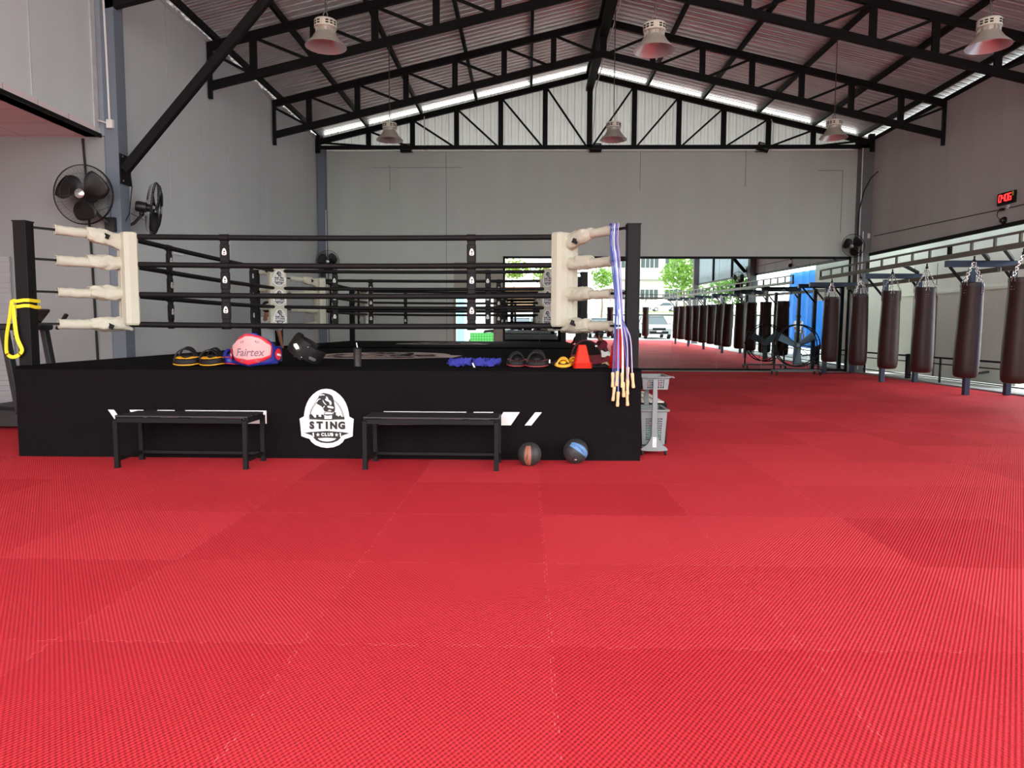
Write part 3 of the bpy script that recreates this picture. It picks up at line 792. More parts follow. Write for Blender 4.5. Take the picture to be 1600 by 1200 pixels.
for y in (-.03, .482):
    prof = smooth([(-.13, .045), (.13, .045), (.13, .075), (.08, .10), (.045, .15), (.028, .20), (-.028, .20), (-.045, .15), (-.08, .10), (-.13, .075)], 1)
    mb.prism(prof, .03, 0, basis((0, y + .03, 0), (1, 0, 0), (0, 0, 1), (0, -1, 0)))
mb.box((0, .24, .075), (.24, .48, .03), b=.008); mb.build('base', greyp, t)
for x in (-.115, .115):
    for y in (.0, .47):
        mb = MB(); mb.lathe([(.012, -.011), (.026, -.011), (.03, -.006), (.03, .006), (.026, .011), (.012, .011)], 16, M=tr(x, y, .03) @ MT.Rotation(R(90), 4, 'Y'))
        mb.box((x, y, .05), (.014, .03, .02)); mb.build('caster', rubber, t)
mb = MB(); mb.box((0, -.0315, .135), (.036, .002, .1)); k = mb.build('paper_label', white, t)
mb = MB()
for i in range(5): mb.box((.0, -.033, .17 - i * .016), (.022 - .006 * (i % 3), .001, .004))
mb.build('label_print', M_('print_grey', (90, 90, 92), .7), k)
# things lying in the baskets
random.seed(8)
for i, (x, y, z, r, c, nm) in enumerate([(1.21, 7.2, .70, .035, (226, 120, 100), 'coral'), (1.30, 7.18, .695, .036, (232, 90, 150), 'pink'), (1.25, 7.3, .70, .036, (70, 80, 120), 'navy'), (1.33, 7.27, .70, .036, (240, 130, 170), 'rose'), (1.22, 7.4, .70, .036, (235, 235, 235), 'white')]):
    o = MB().ball((0, 0, 0), (r * 1.1, r, r * .8), n=16, k=10, fn=lambda p: p * (1 + .16 * NZ.noise(p * 40 + V((i, 0, 0))))).build('rolled_hand_wrap', M_(nm + '_cotton', c, .9), loc=(x, y, z))
    tag(o, 'small %s rolled hand wrap in the upper basket of the trolley' % nm, 'hand wrap', 'wraps in the trolley basket')
o = MB().ball((0, 0, 0), (.095, .17, .07), n=24, k=14, fn=lambda p: p * (1 + .25 * NZ.noise(p * 14))).build('towel', M_('mint_cloth', (110, 205, 180), .9), loc=(1.27, 7.28, .19)); tag(o, 'mint green crumpled towel at the bottom of the lower trolley basket', 'towel')

# ================================================================ gear on the ring edge
def pad_mitt(label, loc, rot, base, face, piping, strap_c, w=.25, d=.2, h=.07, grp='focus mitts on the ring edge'):
    t = thing('focus_mitt', label, 'focus mitt', loc, rot, grp)
    def oval(k, z, n=28): return [(w / 2 * k * math.copysign(abs(cos(a)) ** .8, cos(a)), d / 2 * k * math.copysign(abs(sin(a)) ** .9, sin(a)), z + .035 * (cos(a) ** 2) * .4) for a in [2 * pi * i / n for i in range(n)]]
    mb = MB(); mb.loft([oval(.86, 0), oval(.97, .008), oval(1, h * .45), oval(.97, h * .85), oval(.86, h)], sm=True); mb.build('padding', base, t, ang=70)
    mb = MB(); mb.tube(oval(.965, .01), .006, 8, closed=True); mb.build('piping', piping, t)
    mb = MB(); mb.loft([oval(.84, h - .002), oval(.80, h + .007), oval(.5, h + .008), oval(.1, h + .006)], sm=True); f = mb.build('face', face, t, ang=70)
    mb = MB()
    pts = oval(.88, h + .002, 36)
    for i in range(0, 36): mb.box(pts[i], (.004, .011, .006), M=None)
    mb.build('stitching', piping, f)
    for k, (y, tilt, hh) in enumerate(((-.035 * d / .2, .03 * w / .25, .42 * w), (.045 * d / .2, -.02 * w / .25, .48 * w))):
        mb = MB(); pts = [(w * .36 * cos(a), y + tilt * cos(a), h - .01 + hh * sin(a)) for a in [pi * i / 14 for i in range(15)]]
        strap(mb, pts, .04 * w / .25, .006, (0, 1, .15)); mb.build('strap', strap_c, t, ang=60)
    mb = MB(); mb.ball((0, .02, h + .015), (w * .26, .05, .03), n=16, k=8); mb.build('hand_cup', strap_c, t)
    return t
pad_mitt('black and yellow focus mitt at the left end of the gear row', (-3.335, 6.90, CZ), R(8), blk2, yel, yel, blk2)
pad_mitt('black and yellow focus mitt beside the blue mitt', (-3.085, 6.90, CZ), R(-10), blk2, yel, yel, blk2, w=.235)
pad_mitt('blue mitt with a red base tucked behind the belly protector', (-2.93, 7.02, CZ), R(80), blue, blue, redl, blue, w=.2, d=.14)
rk = M_('red_black_leather', (70, 26, 30), .45)
pad_mitt('black focus mitt with red stitching, left one of the dark pair', (-.105, 7.0, CZ), R(5), blk2, blk2, M_('dark_red', (140, 40, 48), .5), blk2, w=.2, d=.17, h=.06)
m4 = pad_mitt('black focus mitt with red stitching and a white tab, right one of the dark pair', (.09, 6.93, CZ), R(-6), blk2, blk2, M_('dark_red', (140, 40, 48), .5), blk2, w=.24, d=.18, h=.06)
MB().box((.128, -.02, .06), (.012, .04, .035)).build('tab', white, m4)
pad_mitt('small black mitt with yellow strap and rim left of the orange cones', (.345, 6.88, CZ), R(-4), yel, blk2, yel, yel, w=.165, d=.13, h=.03)
pad_mitt('black mitt with a yellow strap half hidden behind the short cone stack', (.475, 7.05, CZ), R(40), yel, blk2, yel, yel, w=.15, d=.12, h=.03)

def curved(mb, rows, r, th, m=0, nc=16, bulge=0., off=0., M=None):
    """a padded sheet bent round a cylinder of radius r about the z axis, front facing -y. rows: (z, xl, xr)"""
    def pt(x, z, o): a = x / r; return (sin(a) * (r + o), r - cos(a) * (r + o), z)
    F = []; B = []; n = len(rows)
    for j, (z, a, b) in enumerate(rows):
        for i in range(nc + 1):
            x = a + (b - a) * i / nc
            e = min(1, 4 * min(i / nc, 1 - i / nc)) * min(1, 4 * min(j / (n - 1), 1 - j / (n - 1)))
            F.append(pt(x, z, off + th + bulge * e ** .5)); B.append(pt(x, z, off))
    k = len(F); w = nc + 1; fs = []
    for j in range(n - 1):
        for i in range(nc):
            q = (j * w + i, j * w + i + 1, (j + 1) * w + i + 1, (j + 1) * w + i)
            fs.append(q); fs.append(tuple(k + x for x in q[::-1]))
    per = [i for i in range(w)] + [j * w + nc for j in range(1, n)] + [(n - 1) * w + i for i in range(nc - 1, -1, -1)] + [j * w for j in range(n - 2, 0, -1)]
    for i in range(len(per)):
        a, b = per[i], per[(i + 1) % len(per)]; fs.append((b, a, k + a, k + b))
    mb.add(F + B, fs, m, True, M); return mb
def rows_from(poly, n=14):
    zs = [p[1] for p in poly]; z0, z1 = min(zs), max(zs); out = []
    for j in range(n + 1):
        z = z0 + (z1 - z0) * (.002 + .996 * j / n); xs = []
        for i in range(len(poly)):
            a, b = poly[i], poly[(i + 1) % len(poly)]
            if (a[1] - z) * (b[1] - z) <= 0 and a[1] != b[1]: xs.append(a[0] + (b[0] - a[0]) * (z - a[1]) / (b[1] - a[1]))
        if len(xs) >= 2: out.append((z, min(xs), max(xs)))
    return out
t = thing('belly_protector', 'red and blue belly protector with a pink and white front panel, standing upright', 'belly protector', (-2.665, 6.83, CZ), R(4))
S = .41 / 510.
def q_(*a): return [((x - 1150) * S, (492 - y) * S) for x, y in a]
rr = .205
mb = MB(); curved(mb, rows_from(q_((925, 490), (960, 455), (1010, 465), (1130, 492), (1280, 465), (1400, 455), (1450, 490), (1460, 300), (1380, 200), (1200, 92), (1120, 92), (960, 200), (905, 300))), rr, .03, bulge=.012)
mb.build('padding', blue, t, ang=70)
for a_, b_ in ((-.52, -.21), (.21, .52)): curved(MB(), [(z * .01, a_, b_) for z in range(4, 22, 3)], rr, .022, nc=14).build('waist_band', blue, t, ang=70)
mb = MB(); curved(mb, rows_from(q_((945, 400), (1060, 460), (1130, 472), (1200, 460), (1350, 385), (1362, 300), (1355, 215), (1290, 150), (1195, 100), (1110, 98), (1030, 150), (960, 235), (952, 270), (970, 300), (950, 330))), rr, .02, bulge=.012, off=.03); pn = mb.build('front_panel', redl, t, ang=70)
mb = MB(); curved(mb, rows_from(q_((965, 360), (1000, 390), (1040, 398), (1130, 412), (1220, 400), (1270, 385), (1335, 350), (1342, 240), (1290, 205), (1255, 165), (1215, 140), (1170, 128), (1110, 128), (1080, 150), (1020, 180), (1000, 210), (955, 240))), rr, .006, bulge=.003, off=.058); wp = mb.build('print_panel', pinkw, pn, ang=70)
mb = MB()
def bend(mb, v, f, r, m=0):
    mb.add([(sin(x / r) * r, rr - cos(x / r) * r, z) for x, z in v], f, m)
tv, tf = text_geo('Fairtex', .105, .0015)
bend(mb, [(x * .92 + y * .25, y + .135) for x, y, _ in tv], tf, rr + .0695)
for sx in (-1, 1):
    for zc, sz in ((.235, .7), (.245, .5), (.062, .7), (.05, .5)):
        for k in range(8):
            a = k * .7; r0 = .016 * sz * (1 - k * .07)
            x0 = sx * (.035 + .014 * k * .3 + r0 * cos(a)) * 1.3; z0 = zc + r0 * sin(a)
            a2 = a + .7; r1 = .016 * sz * (1 - (k + 1) * .07); x1 = sx * (.035 + .014 * (k + 1) * .3 + r1 * cos(a2)) * 1.3; z1 = zc + r1 * sin(a2)
            dx, dz = x1 - x0, z1 - z0; l = (dx * dx + dz * dz) ** .5 or 1; nx, nz = -dz / l * .0022, dx / l * .0022
            bend(mb, [(x0 + nx, z0 + nz), (x0 - nx, z0 - nz), (x1 - nx, z1 - nz), (x1 + nx, z1 + nz)], [(0, 1, 2, 3)], rr + .0695)
mb.build('lettering', M_('mauve_print', (128, 96, 112), .6), pn)
for sx in (-1, 1):
    mb = MB(); el = [(sx * .232 + .034 * cos(a), .115 + .058 * sin(a)) for a in [2 * pi * i / 20 for i in range(20)]]
    curved(mb, rows_from(el), rr, .006, off=.044); b_ = mb.build('side_patch', redl, t, ang=70)
    mb = MB(); curved(mb, rows_from([(sx * .232 - .02, .125), (sx * .232 + .02, .115), (sx * .232 + .024, .095), (sx * .232 - .018, .10)], 4), rr, .003, off=.051, nc=6); mb.build('patch_print', white, b_)

# black belly pad, tipped on its side
t = thing('belly_pad', 'black belly pad tipped on its side between the red belly protector and the tumbler', 'belly protector', (-2.14, 6.95, CZ))
Mt = tr(-.13, .02, .212) @ MT.Rotation(R(34), 4, 'Y') @ MT.Rotation(R(-50), 4, 'Z') @ MT.Scale(.84, 4)
mb = MB(); curved(mb, rows_from([(-.17, -.11), (.17, -.11), (.20, 0), (.17, .11), (-.17, .11), (-.2, 0)], 8), .16, .05, bulge=.012, nc=20, M=Mt); mb.build('padding', blk2, t, ang=70)
for a_, b_ in ((-.40, -.16), (.16, .40)): curved(MB(), [(-.085, a_, b_), (-.05, a_, b_), (0, a_ , b_), (.05, a_, b_), (.085, a_, b_)], .16, .04, nc=10, bulge=.01, M=Mt).build('waist_band', blk2, t, ang=70)
mb = MB(); curved(mb, [(-.045, .22, .28), (-.025, .215, .285), (-.01, .22, .28)], .16, .003, nc=8, off=.055, M=Mt); mb.build('side_print', M_('grey_mark', (84, 86, 88), .6), t)
mb = MB(); el = [(.075 + .05 * cos(a), .05 * sin(a)) for a in [2 * pi * i / 20 for i in range(20)]]; curved(mb, rows_from(el), .16, .003, off=.066, M=Mt); b_ = mb.build('round_patch', M_('black_patch', (12, 12, 12), .4), t)
mb = MB(); curved(mb, rows_from([(.04, .0), (.065, .03), (.095, .02), (.113, .0), (.095, -.03), (.065, -.025)], 6), .16, .003, off=.07, nc=8, M=Mt); mb.build('patch_print', white, b_)
mb = MB()
for x, z in ((.165, .07), (.165, -.07)): mb.ball((sin(x / .16) * .226, .16 - cos(x / .16) * .226, z), .009, n=10, k=6, M=Mt)
mb.build('rivet', chrome, t)
# tumbler
t = thing('tumbler', 'black tumbler with a white straw standing on the ring edge', 'cup', (-1.655, 6.9, CZ))
MB().lathe([(.031, 0), (.034, .003), (.040, .165), (.041, .17)], 28).build('cup', M_('matt_black', (30, 29, 30), .35, bump=.2, bscale=90), t)
MB().lathe([(.043, .168), (.043, .18), (.038, .184), (.006, .186)], 28).build('lid', black, t)
MB().tube([(0, 0, .1), (0, 0, .19), (-.008, 0, .232)], .005, 8).build('straw', white, t)
mb = MB()
for i in range(9):
    a = -pi / 2 + random.uniform(-.5, .5); z = .02 + i * .015; r_ = .0335 + .006 * z / .17
    mb.box((r_ * cos(a), r_ * sin(a), z), (.004, .003, .004))
mb.build('fleck', greyp, t)
# blue hand wraps
wrapm = M_('blue_cotton', (44, 48, 140), .9, var=.15, scale=30)
for k, (x, lab, L) in enumerate(((-.655, 'crumpled blue hand wrap, left heap', .12), (-.40, 'crumpled blue hand wrap, right heap beside the dark mitts', .115))):
    random.seed(40 + k); t = thing('hand_wrap', lab, 'hand wrap', (x, 6.87, CZ + .021), 0, 'blue hand wraps on the ring edge')
    mb = MB()
    for s_ in range(5):
        pts = []; a = random.uniform(0, 6); cx = random.uniform(-L * .75, L * .75)
        for i in range(16):
            a += random.uniform(.5, .9); pts.append((cx + .05 * cos(a) + random.uniform(-.015, .015), .045 * sin(a), .028 + .022 * sin(i * 1.3 + s_) + random.uniform(-.004, .008)))
        strap(mb, pts, .042, .003, [(random.uniform(-.4, .4), random.uniform(-.4, .4), 1) for _ in pts])
    mb.build('band', wrapm, t, ang=80)
    MB().ball((0, 0, .017), (L, .05, .02), fn=lambda p: V((p.x * (1 + .25 * NZ.noise(p * 30)), p.y, p.z * (1 + .3 * NZ.noise(p * 40 + V((3, 0, 0))))))).build('heap', wrapm, t)
    if k == 1: MB().box((-.105, -.02, .055), (.014, .006, .05), M=MT.Rotation(R(-28), 4, 'Y')).build('tab', white, t)
# training cones, each its own thing, nested in stacks
cone_m = M_('orange_cone', (214, 40, 18), .55, spec=.2, var=.05)
def cone_mesh():
    mb = MB(); q = []
    for w_, z in ((.088, 0), (.088, .006), (.074, .008), (.070, .02), (.036, .172), (.030, .178), (.024, .178)):
        c = w_ * .16; r_ = [(w_ - c, -w_), (w_, -w_ + c), (w_, w_ - c), (w_ - c, w_), (-w_ + c, w_), (-w_, w_ - c), (-w_, -w_ + c), (-w_ + c, -w_)]
        q.append([(x, y, z) for x, y in r_])
    mb.loft(q, cap=False)
    return mb.mesh('cone', cone_m)
CM = cone_mesh()
def stack(x, y, n, grp, lab, rot=0., dz=.0145):
    for i in range(n):
        o = bpy.data.objects.new('training_cone', CM); C.objects.link(o); o.location = (x, y, CZ + i * dz); o.rotation_euler.z = rot
        pos = 'top' if i == n - 1 else 'bottom' if i == 0 else ORD[i] + ' from the bottom'
        tag(o, 'orange training cone, %s of the %s' % (pos, lab), 'cone', grp)
stack(.525, 6.87, 4, 'orange cones in the short stack', 'short stack', R(4))
stack(.885, 6.90, 8, 'orange cones in the middle stack', 'stack behind the jump rope handles', R(8))
stack(.925, 7.12, 15, 'orange cones in the tall stack', 'tall stack beside the right post', R(3))
# kick shield, clothes and odds at the right
t = thing('kick_shield', 'domed black kick shield with a red rim behind the short cone stack', 'kick shield', (.60, 7.28, CZ), R(-6))
dome = [(-.155, .0), (-.155, .10)] + [(-.152 * cos(a) , .10 + .155 * sin(a)) for a in [pi * i / 16 for i in range(1, 16)]] + [(.155, .10), (.155, .0)]
M = basis((0, .06, .0), (1, 0, 0), (0, .10, 1), (0, -1, .10))
mb = MB(); mb.prism(smooth(dome, 1), .1, 0, M); mb.build('padding', M_('maroon_leather', (92, 14, 26), .6, spec=.2), t)
mb = MB(); mb.prism(smooth([(x * .94, .085 + (y - .085) * .95) for x, y in dome if y > .05], 1), .03, 0, M @ tr(0, 0, .085)); mb.build('face', M_('dark_brown_black', (22, 15, 15), .85, spec=.1), t)
mb = MB(); mb.tube([M @ V((x * .9, .09 + (y - .09) * .9, .117)) for x, y in dome[2:-2]], .006, 6); mb.build('welt', blk2, t)
mb = MB(); mb.ball((.10, -.06, .2), .012, n=10, k=6); mb.build('button', white, t)
def cloth(name, label, cat, loc, size, m, seed, n=26, rot=0., fold=1.):
    mb = MB(); vs = []; sx, sy, sz = size
    for j in range(n + 1):
        for i in range(n + 1):
            u, v = i / n * 2 - 1, j / n * 2 - 1; e = max(0, 1 - (u * u) ** 2) * max(0, 1 - (v * v) ** 2)
            p = V((u * 1.6, v * 1.6, seed)); z = sz * (e ** .5 * (.72 + .55 * fold * NZ.noise(p * 1.3)) + .12 * NZ.noise(p * 3))
            ed = 1 + .16 * NZ.noise(V((u * 2 + seed, v * 2, 1)))
            vs.append((u * sx * ed, v * sy * ed, max(.004, z)))
    w_ = n + 1; k = len(vs); vs2 = [(x, y, 0.001) for x, y, z in vs]
    fs = [(j * w_ + i, j * w_ + i + 1, (j + 1) * w_ + i + 1, (j + 1) * w_ + i) for j in range(n) for i in range(n)]
    per = [i for i in range(w_)] + [j * w_ + n for j in range(1, w_)] + [n * w_ + i for i in range(n - 1, -1, -1)] + [j * w_ for j in range(n - 1, 0, -1)]
    fs += [tuple(k + x for x in f[::-1]) for f in fs] + [(per[(i + 1) % len(per)], per[i], k + per[i], k + per[(i + 1) % len(per)]) for i in range(len(per))]
    mb.add(vs + vs2, fs, 0, True); o = mb.build(name, m, loc=loc, ang=80); o.rotation_euler.z = rot; return tag(o, label, cat)
cloth('shirt', 'maroon and purple crumpled shirt behind the cone stacks', 'clothes', (.78, 7.35, CZ), (.16, .13, .10), M_('maroon_cloth', (112, 32, 48), .9, var=.3, scale=8), 2.2)
cloth('towel', 'white crumpled towel lying on top of the maroon shirt', 'towel', (.765, 7.36, CZ + .085), (.13, .08, .07), M_('white_cloth', (222, 224, 220), .9), 5.1, rot=R(15))
cloth('trousers', 'dark folded cloth at the right of the maroon shirt', 'clothes', (.80, 7.56, CZ), (.1, .1, .17), M_('black_cloth', (24, 20, 26), .9), 8.1)
cloth('glove', 'flat black glove lying between the shield and the cones', 'glove', (.69, 7.05, CZ), (.12, .07, .035), blk2, 3.3, rot=R(10))
cloth('ankle_support', 'flat black cloth lying to the left of the kick shield', 'clothes', (.37, 7.42, CZ), (.14, .09, .05), M_('black_cloth', (24, 20, 26)), 4.3, rot=R(15))
cloth('hand_wrap', 'cream hand wrap lying before the maroon shirt', 'hand wrap', (.80, 7.12, CZ), (.07, .05, .045), M_('cream_cloth', (212, 196, 160), .9), 6.3)
# ================================================================ jump ropes over the front right sleeve
wood = M_('pale_wood', (222, 188, 138), .5, var=.12, scale=20)
PXH = [(954.6, 578, 600, 0), (961, 576, 597, 4), (968, 578, 602, -1), (977, 570, 590, 2), (983.5, 579, 600, -7), (976.5, 590, 601, 0), (957.5, 599, 619, 7), (963, 607, 629, 3), (970, 593, 607, -4), (976, 606, 627, -5)]
hx = [.800, .842, .885, .940, .980, .937, .818, .852, .896, .934]
hz = [.845, .857, .845, .895, .84, .775, .715, .665, .755, .67]
cols = [((62, 74, 140), 'dark blue'), ((120, 136, 205), 'pale blue'), ((214, 214, 226), 'white'), ((86, 98, 178), 'blue'), ((176, 160, 196), 'lavender')]
pairs = [(0, 6), (1, 7), (2, 8), (3, 9), (4, 5)]
tilt = [0, .05, -.01, .02, -.10, 0, .10, .04, -.05, -.07]
for k, (a, b) in enumerate(pairs):
    col, nm = cols[k]; hm = M_('cord_' + nm.replace(' ', '_'), col, .5)
    t = thing('jump_rope', '%s jump rope with wooden handles hung over the front right sleeve' % nm, 'jump rope', (.83, 6.99, 2.2), group='jump ropes on the right corner')
    o_ = V((.83, 6.99, 2.2)); mb = MB()
    sx = -.036 + .018 * k; wire = []
    for h, side in ((a, -1), (b, 1)):
        base = V((hx[h], 6.68 - .012 * (h % 3), hz[h])) - o_
        mid = V((sx * .8 + .03, -.19 - .01 * k, -.62 - .05 * k)); low = base + V((0, .015, .3))
        low.x = (base.x * .75 + (sx + .05) * .25)
        wire.append([V((sx + side * .004, -.066 + .004 * k, .0)), V((sx + side * .006, -.09, -.2)), mid + V((side * .008, 0, 0)), (mid + low) / 2 + V((0.0, -.02, 0)), low, base])
    over = [V((sx, -.055, .045)), V((sx, 0, .068)), V((sx, .055, .045))]
    pts = wire[0][::-1] + over + [V((sx, .07, .0))] + [V((sx + .01, .05, -.15))] + wire[1][1:]
    mb.tube(cr(pts), .0062, 7); mb.build('cord', hm, t)
    for h in (a, b):
        base = V((hx[h], 6.68 - .012 * (h % 3), hz[h])) - o_
        Mh = tr(*base) @ MT.Rotation(tilt[h], 4, 'Y')
        MB().lathe([(.008, .006), (.014, .004), (.0165, -.01), (.015, -.045), (.0125, -.075), (.0155, -.11), (.0165, -.128), (.012, -.136)], 14, M=Mh).build('handle', wood, t)
# ================================================================ wall fans
fang = M_('fan_black', (22, 21, 22), .45, var=.1)
def make_fan(motor=True):
    t = thing('wall_fan', '', 'fan', group='black wall fans')
    Rr = .40; mb = MB()
    for i in range(96):
        a = 2 * pi * i / 96; c, s = cos(a), sin(a)
        mb.tube([(c * .06, s * .06, .105), (c * .25, s * .25, .095), (c * .36, s * .36, .06), (c * Rr, s * Rr, 0)], .0019, 3, cap=False)
        if i % 2 == 0: mb.tube([(c * Rr, s * Rr, 0), (c * .34, s * .34, -.07), (c * .12, s * .12, -.10)], .0013, 3, cap=False)
    for r_, z in ((Rr, .0), (Rr - .004, .018), (.27, .09), (.14, .104)): mb.tube([(r_ * cos(2 * pi * k / 48), r_ * sin(2 * pi * k / 48), z) for k in range(48)], .007 if z < .03 else .002, 5, closed=True)
    mb.build('cage', fang, t)
    MB().lathe([(.02, .094), (.06, .096), (.064, .108), (.045, .12), (.0, .124)], 28).build('hub_cap', M_('hub_silver', (190, 205, 200), .3, .8), t)
    for k in range(3):
        a0 = 2 * pi * k / 3 + .4; vs = []
        for j in range(9):
            u = j / 8; r_ = .05 + .30 * u; wd = .36 + .72 * sin(pi * (.15 + .75 * u))
            for i in range(7):
                v = i / 6 - .5; a = a0 + v * wd * 1.5 + u * .25; vs.append((r_ * cos(a), r_ * sin(a), .02 + v * .09))
        b = MB().add(vs, [(j * 7 + i, j * 7 + i + 1, (j + 1) * 7 + i + 1, (j + 1) * 7 + i) for j in range(8) for i in range(6)], 0, True).build('blade', fang, t); solid(b, .004)
    MB().lathe([(.05, -.02), (.06, -.09), (.078, -.10), (.082, -.22), (.07, -.25), (.03, -.255)], 24).build('motor', fang, t)
    return t
fans = []
FS = [((-6.20, 9.98, 3.09), (.06, -1, -.02), 1.02, 'black wall fan facing the viewer on the partition left of the column', (-6.0, 10.26, 2.72)),
      ((-5.62, 10.75, 3.02), (.90, .36, -.12), .98, 'black wall fan turned sideways at the right side of the left column', (-5.99, 10.6, 2.72)),
      ((-5.72, 20.45, 3.12), (.18, -1, -.05), .80, 'black wall fan in the far left corner', (-5.92, 20.66, 2.8)),
      ((9.02, 20.2, 3.56), (-.82, -.62, -.25), .80, 'black wall fan in the far right corner above the mirror', (9.42, 20.66, 3.4)),
      ((9.15, 10.35, 3.15), (-.8, .5, -.3), .95, 'black wall fan on the right column, seen in the mirror', (9.48, 10.58, 2.95))]
for loc, d, sc, lab, wallp in FS:
    f = dup(fans[0]) if fans else make_fan()
    d = V(d).normalized(); x = V((0, 0, 1)).cross(d).normalized(); y = d.cross(x)
    f['label'] = lab; f.matrix_world = basis(loc, x * sc, y * sc, d * sc); fans.append(f)
for f, (loc, d, sc, lab, wp) in zip(fans, FS):
    Mi = f.matrix_world.inverted() if False else basis(loc, V((0, 0, 1)).cross(V(d).normalized()).normalized() * sc, V(d).normalized().cross(V((0, 0, 1)).cross(V(d).normalized()).normalized()) * sc, V(d).normalized() * sc).inverted()
    mo = V(loc) - V(d).normalized() * .17 * sc; wv = V(wp)
    mb = MB(); mb.tube([Mi @ mo, Mi @ (mo + V((0, 0, -.12))), Mi @ (mo.lerp(wv, .45) + V((0, 0, -.10))), Mi @ wv], .022 / sc, 8)
    mb.ball(Mi @ (mo + V((0, 0, -.1))), .04, n=10, k=6)
    mb.box((0, 0, 0), (.14, .07, .20), M=Mi @ tr(*wp)); mb.build('bracket', fang, f)
    mb = MB(); mb.tube([Mi @ (mo + V((0, 0, .02))), Mi @ (mo + V((.03, .06, -.2))), Mi @ (wv + V((.03, -.03, .25))), Mi @ (wv + V((.0, .0, .05)))], .005, 5); mb.build('cable', black, f)

# ================================================================ conduits, boxes, flood lights, cables
def pipe(name, label, pts, r, m, cat='conduit', box=None):
    t = thing(name, label, cat, pts[0]); o = V(pts[0])
    MB().tube([V(p) - o for p in pts], r, 8).build('pipe', m, t)
    for b in box or []: MB().box(V(b[0]) - o, b[1], b=.006).build('junction_box', m, t)
    return t
wp_ = M_('white_pvc', (226, 226, 222), .5, var=.03)
pipe('conduit', 'white pvc conduit running down the left column to a junction box', [(-6.0, 10.285, 6.5), (-5.98, 10.285, 5.2), (-5.97, 10.285, 4.2)], .014, wp_, box=[((-5.955, 10.27, 4.13), (.09, .06, .12))])
pipe('conduit', 'short white pvc conduit to the left of the column junction box', [(-6.2, 10.27, 4.19), (-6.12, 10.25, 4.18), (-5.99, 10.27, 4.14)], .012, wp_)
pipe('conduit', 'white pvc conduit along the top of the back wall', [(-5.8, 20.83, 6.30), (9.3, 20.83, 6.30)], .016, wp_, box=[((-2.95, 20.85, 6.33), (.1, .08, .1)), ((1.72, 20.85, 6.34), (.1, .08, .1)), ((6.85, 20.85, 6.36), (.1, .08, .1)), ((9.26, 20.85, 6.36), (.12, .08, .12))])
pipe('conduit', 'white pvc conduit dropping down the back gable to the left flood light', [(-2.95, 20.6, 7.2), (-2.95, 20.6, 6.4)], .013, wp_)
pipe('conduit', 'white pvc conduit dropping down the back gable to the right flood light', [(6.78, 20.6, 7.1), (6.85, 20.6, 6.95), (6.85, 20.6, 6.42)], .013, wp_)
pipe('conduit', 'white pvc conduit along the ridge girder and down the king post', [(1.88, 10.5, 7.98), (1.88, 20.55, 7.98), (1.86, 20.56, 7.6), (1.80, 20.6, 6.42)], .014, wp_)
pipe('conduit', 'pale conduit down the far right corner column', [(9.36, 20.6, 6.3), (9.36, 20.6, 1.2)], .014, wp_)
pipe('conduit', 'second pale conduit down the far right corner column', [(9.46, 20.6, 4.0), (9.46, 20.6, .1)], .016, wp_, box=[((9.62, 20.6, 3.88), (.06, .05, .14))])
pipe('conduit', 'pale conduit down the far left corner beside the column', [(-5.80, 20.62, 4.6), (-5.80, 20.62, .2)], .012, wp_)
pipe('cable', 'thick black cable hanging beside the far right corner column', [(9.66, 20.3, 5.6), (9.56, 20.5, 5.45), (9.42, 20.58, 5.1), (9.30, 20.58, 4.5), (9.30, 20.58, 3.9)], .016, rubber, 'cable')
pipe('cable', 'black cable running down the partition wall behind the nearest wall fan', [(-6.36, 10.27, 3.93), (-6.33, 10.27, 3.3), (-6.30, 10.27, 2.2), (-6.27, 10.27, .3)], .016, rubber, 'cable')
pipe('cable', 'thin black cable strung along the upper right wall', [(9.68, 20.4, 3.85), (9.68, 17.6, 3.78), (9.68, 14.6, 3.70), (9.68, 11.2, 3.7)], .008, rubber, 'cable')
pipe('cable', 'pair of thin cables hanging below the brace plate on the left column', [(-5.82, 10.5, 3.5), (-5.80, 10.5, 3.3), (-5.83, 10.45, 2.9), (-5.88, 10.4, 2.75)], .007, rubber, 'cable')
pipe('socket_box', 'small white socket box on the left wall behind the ring ropes', [(-6.05, 12.35, 2.55), (-6.04, 12.35, 2.55)], .01, wp_, 'socket', box=[((-6.05, 12.35, 2.55), (.03, .3, .12))])
for x, nm, r_ in ((-3.5, 'left', 0), (1.9, 'middle', 0), (6.62, 'right', 1)):
    t = thing('flood_light', 'small black flood light at the top of the back wall, %s one' % nm, 'flood light', (x, 20.72, 6.36), group='flood lights on the back wall')
    Mf = MT.Rotation(R(-12), 4, 'X') @ MT.Rotation(R(18 * r_), 4, 'Y')
    mb = MB(); mb.box((0, 0, 0), (.32, .08, .24), M=Mf, b=.01); mb.build('housing', black, t)
    MB().box((0, -.045, .01), (.24, .01, .15), M=Mf).build('lens', M_('lamp_glass', (120, 122, 118), .2), t)
    mb = MB(); mb.bar((-.17, 0, 0), (-.17, .16, -.08), .02, .01).bar((.17, 0, 0), (.17, .16, -.08), .02, .01).bar((-.17, .165, -.08), (.17, .165, -.08), .03, .02); mb.build('bracket', black, t)

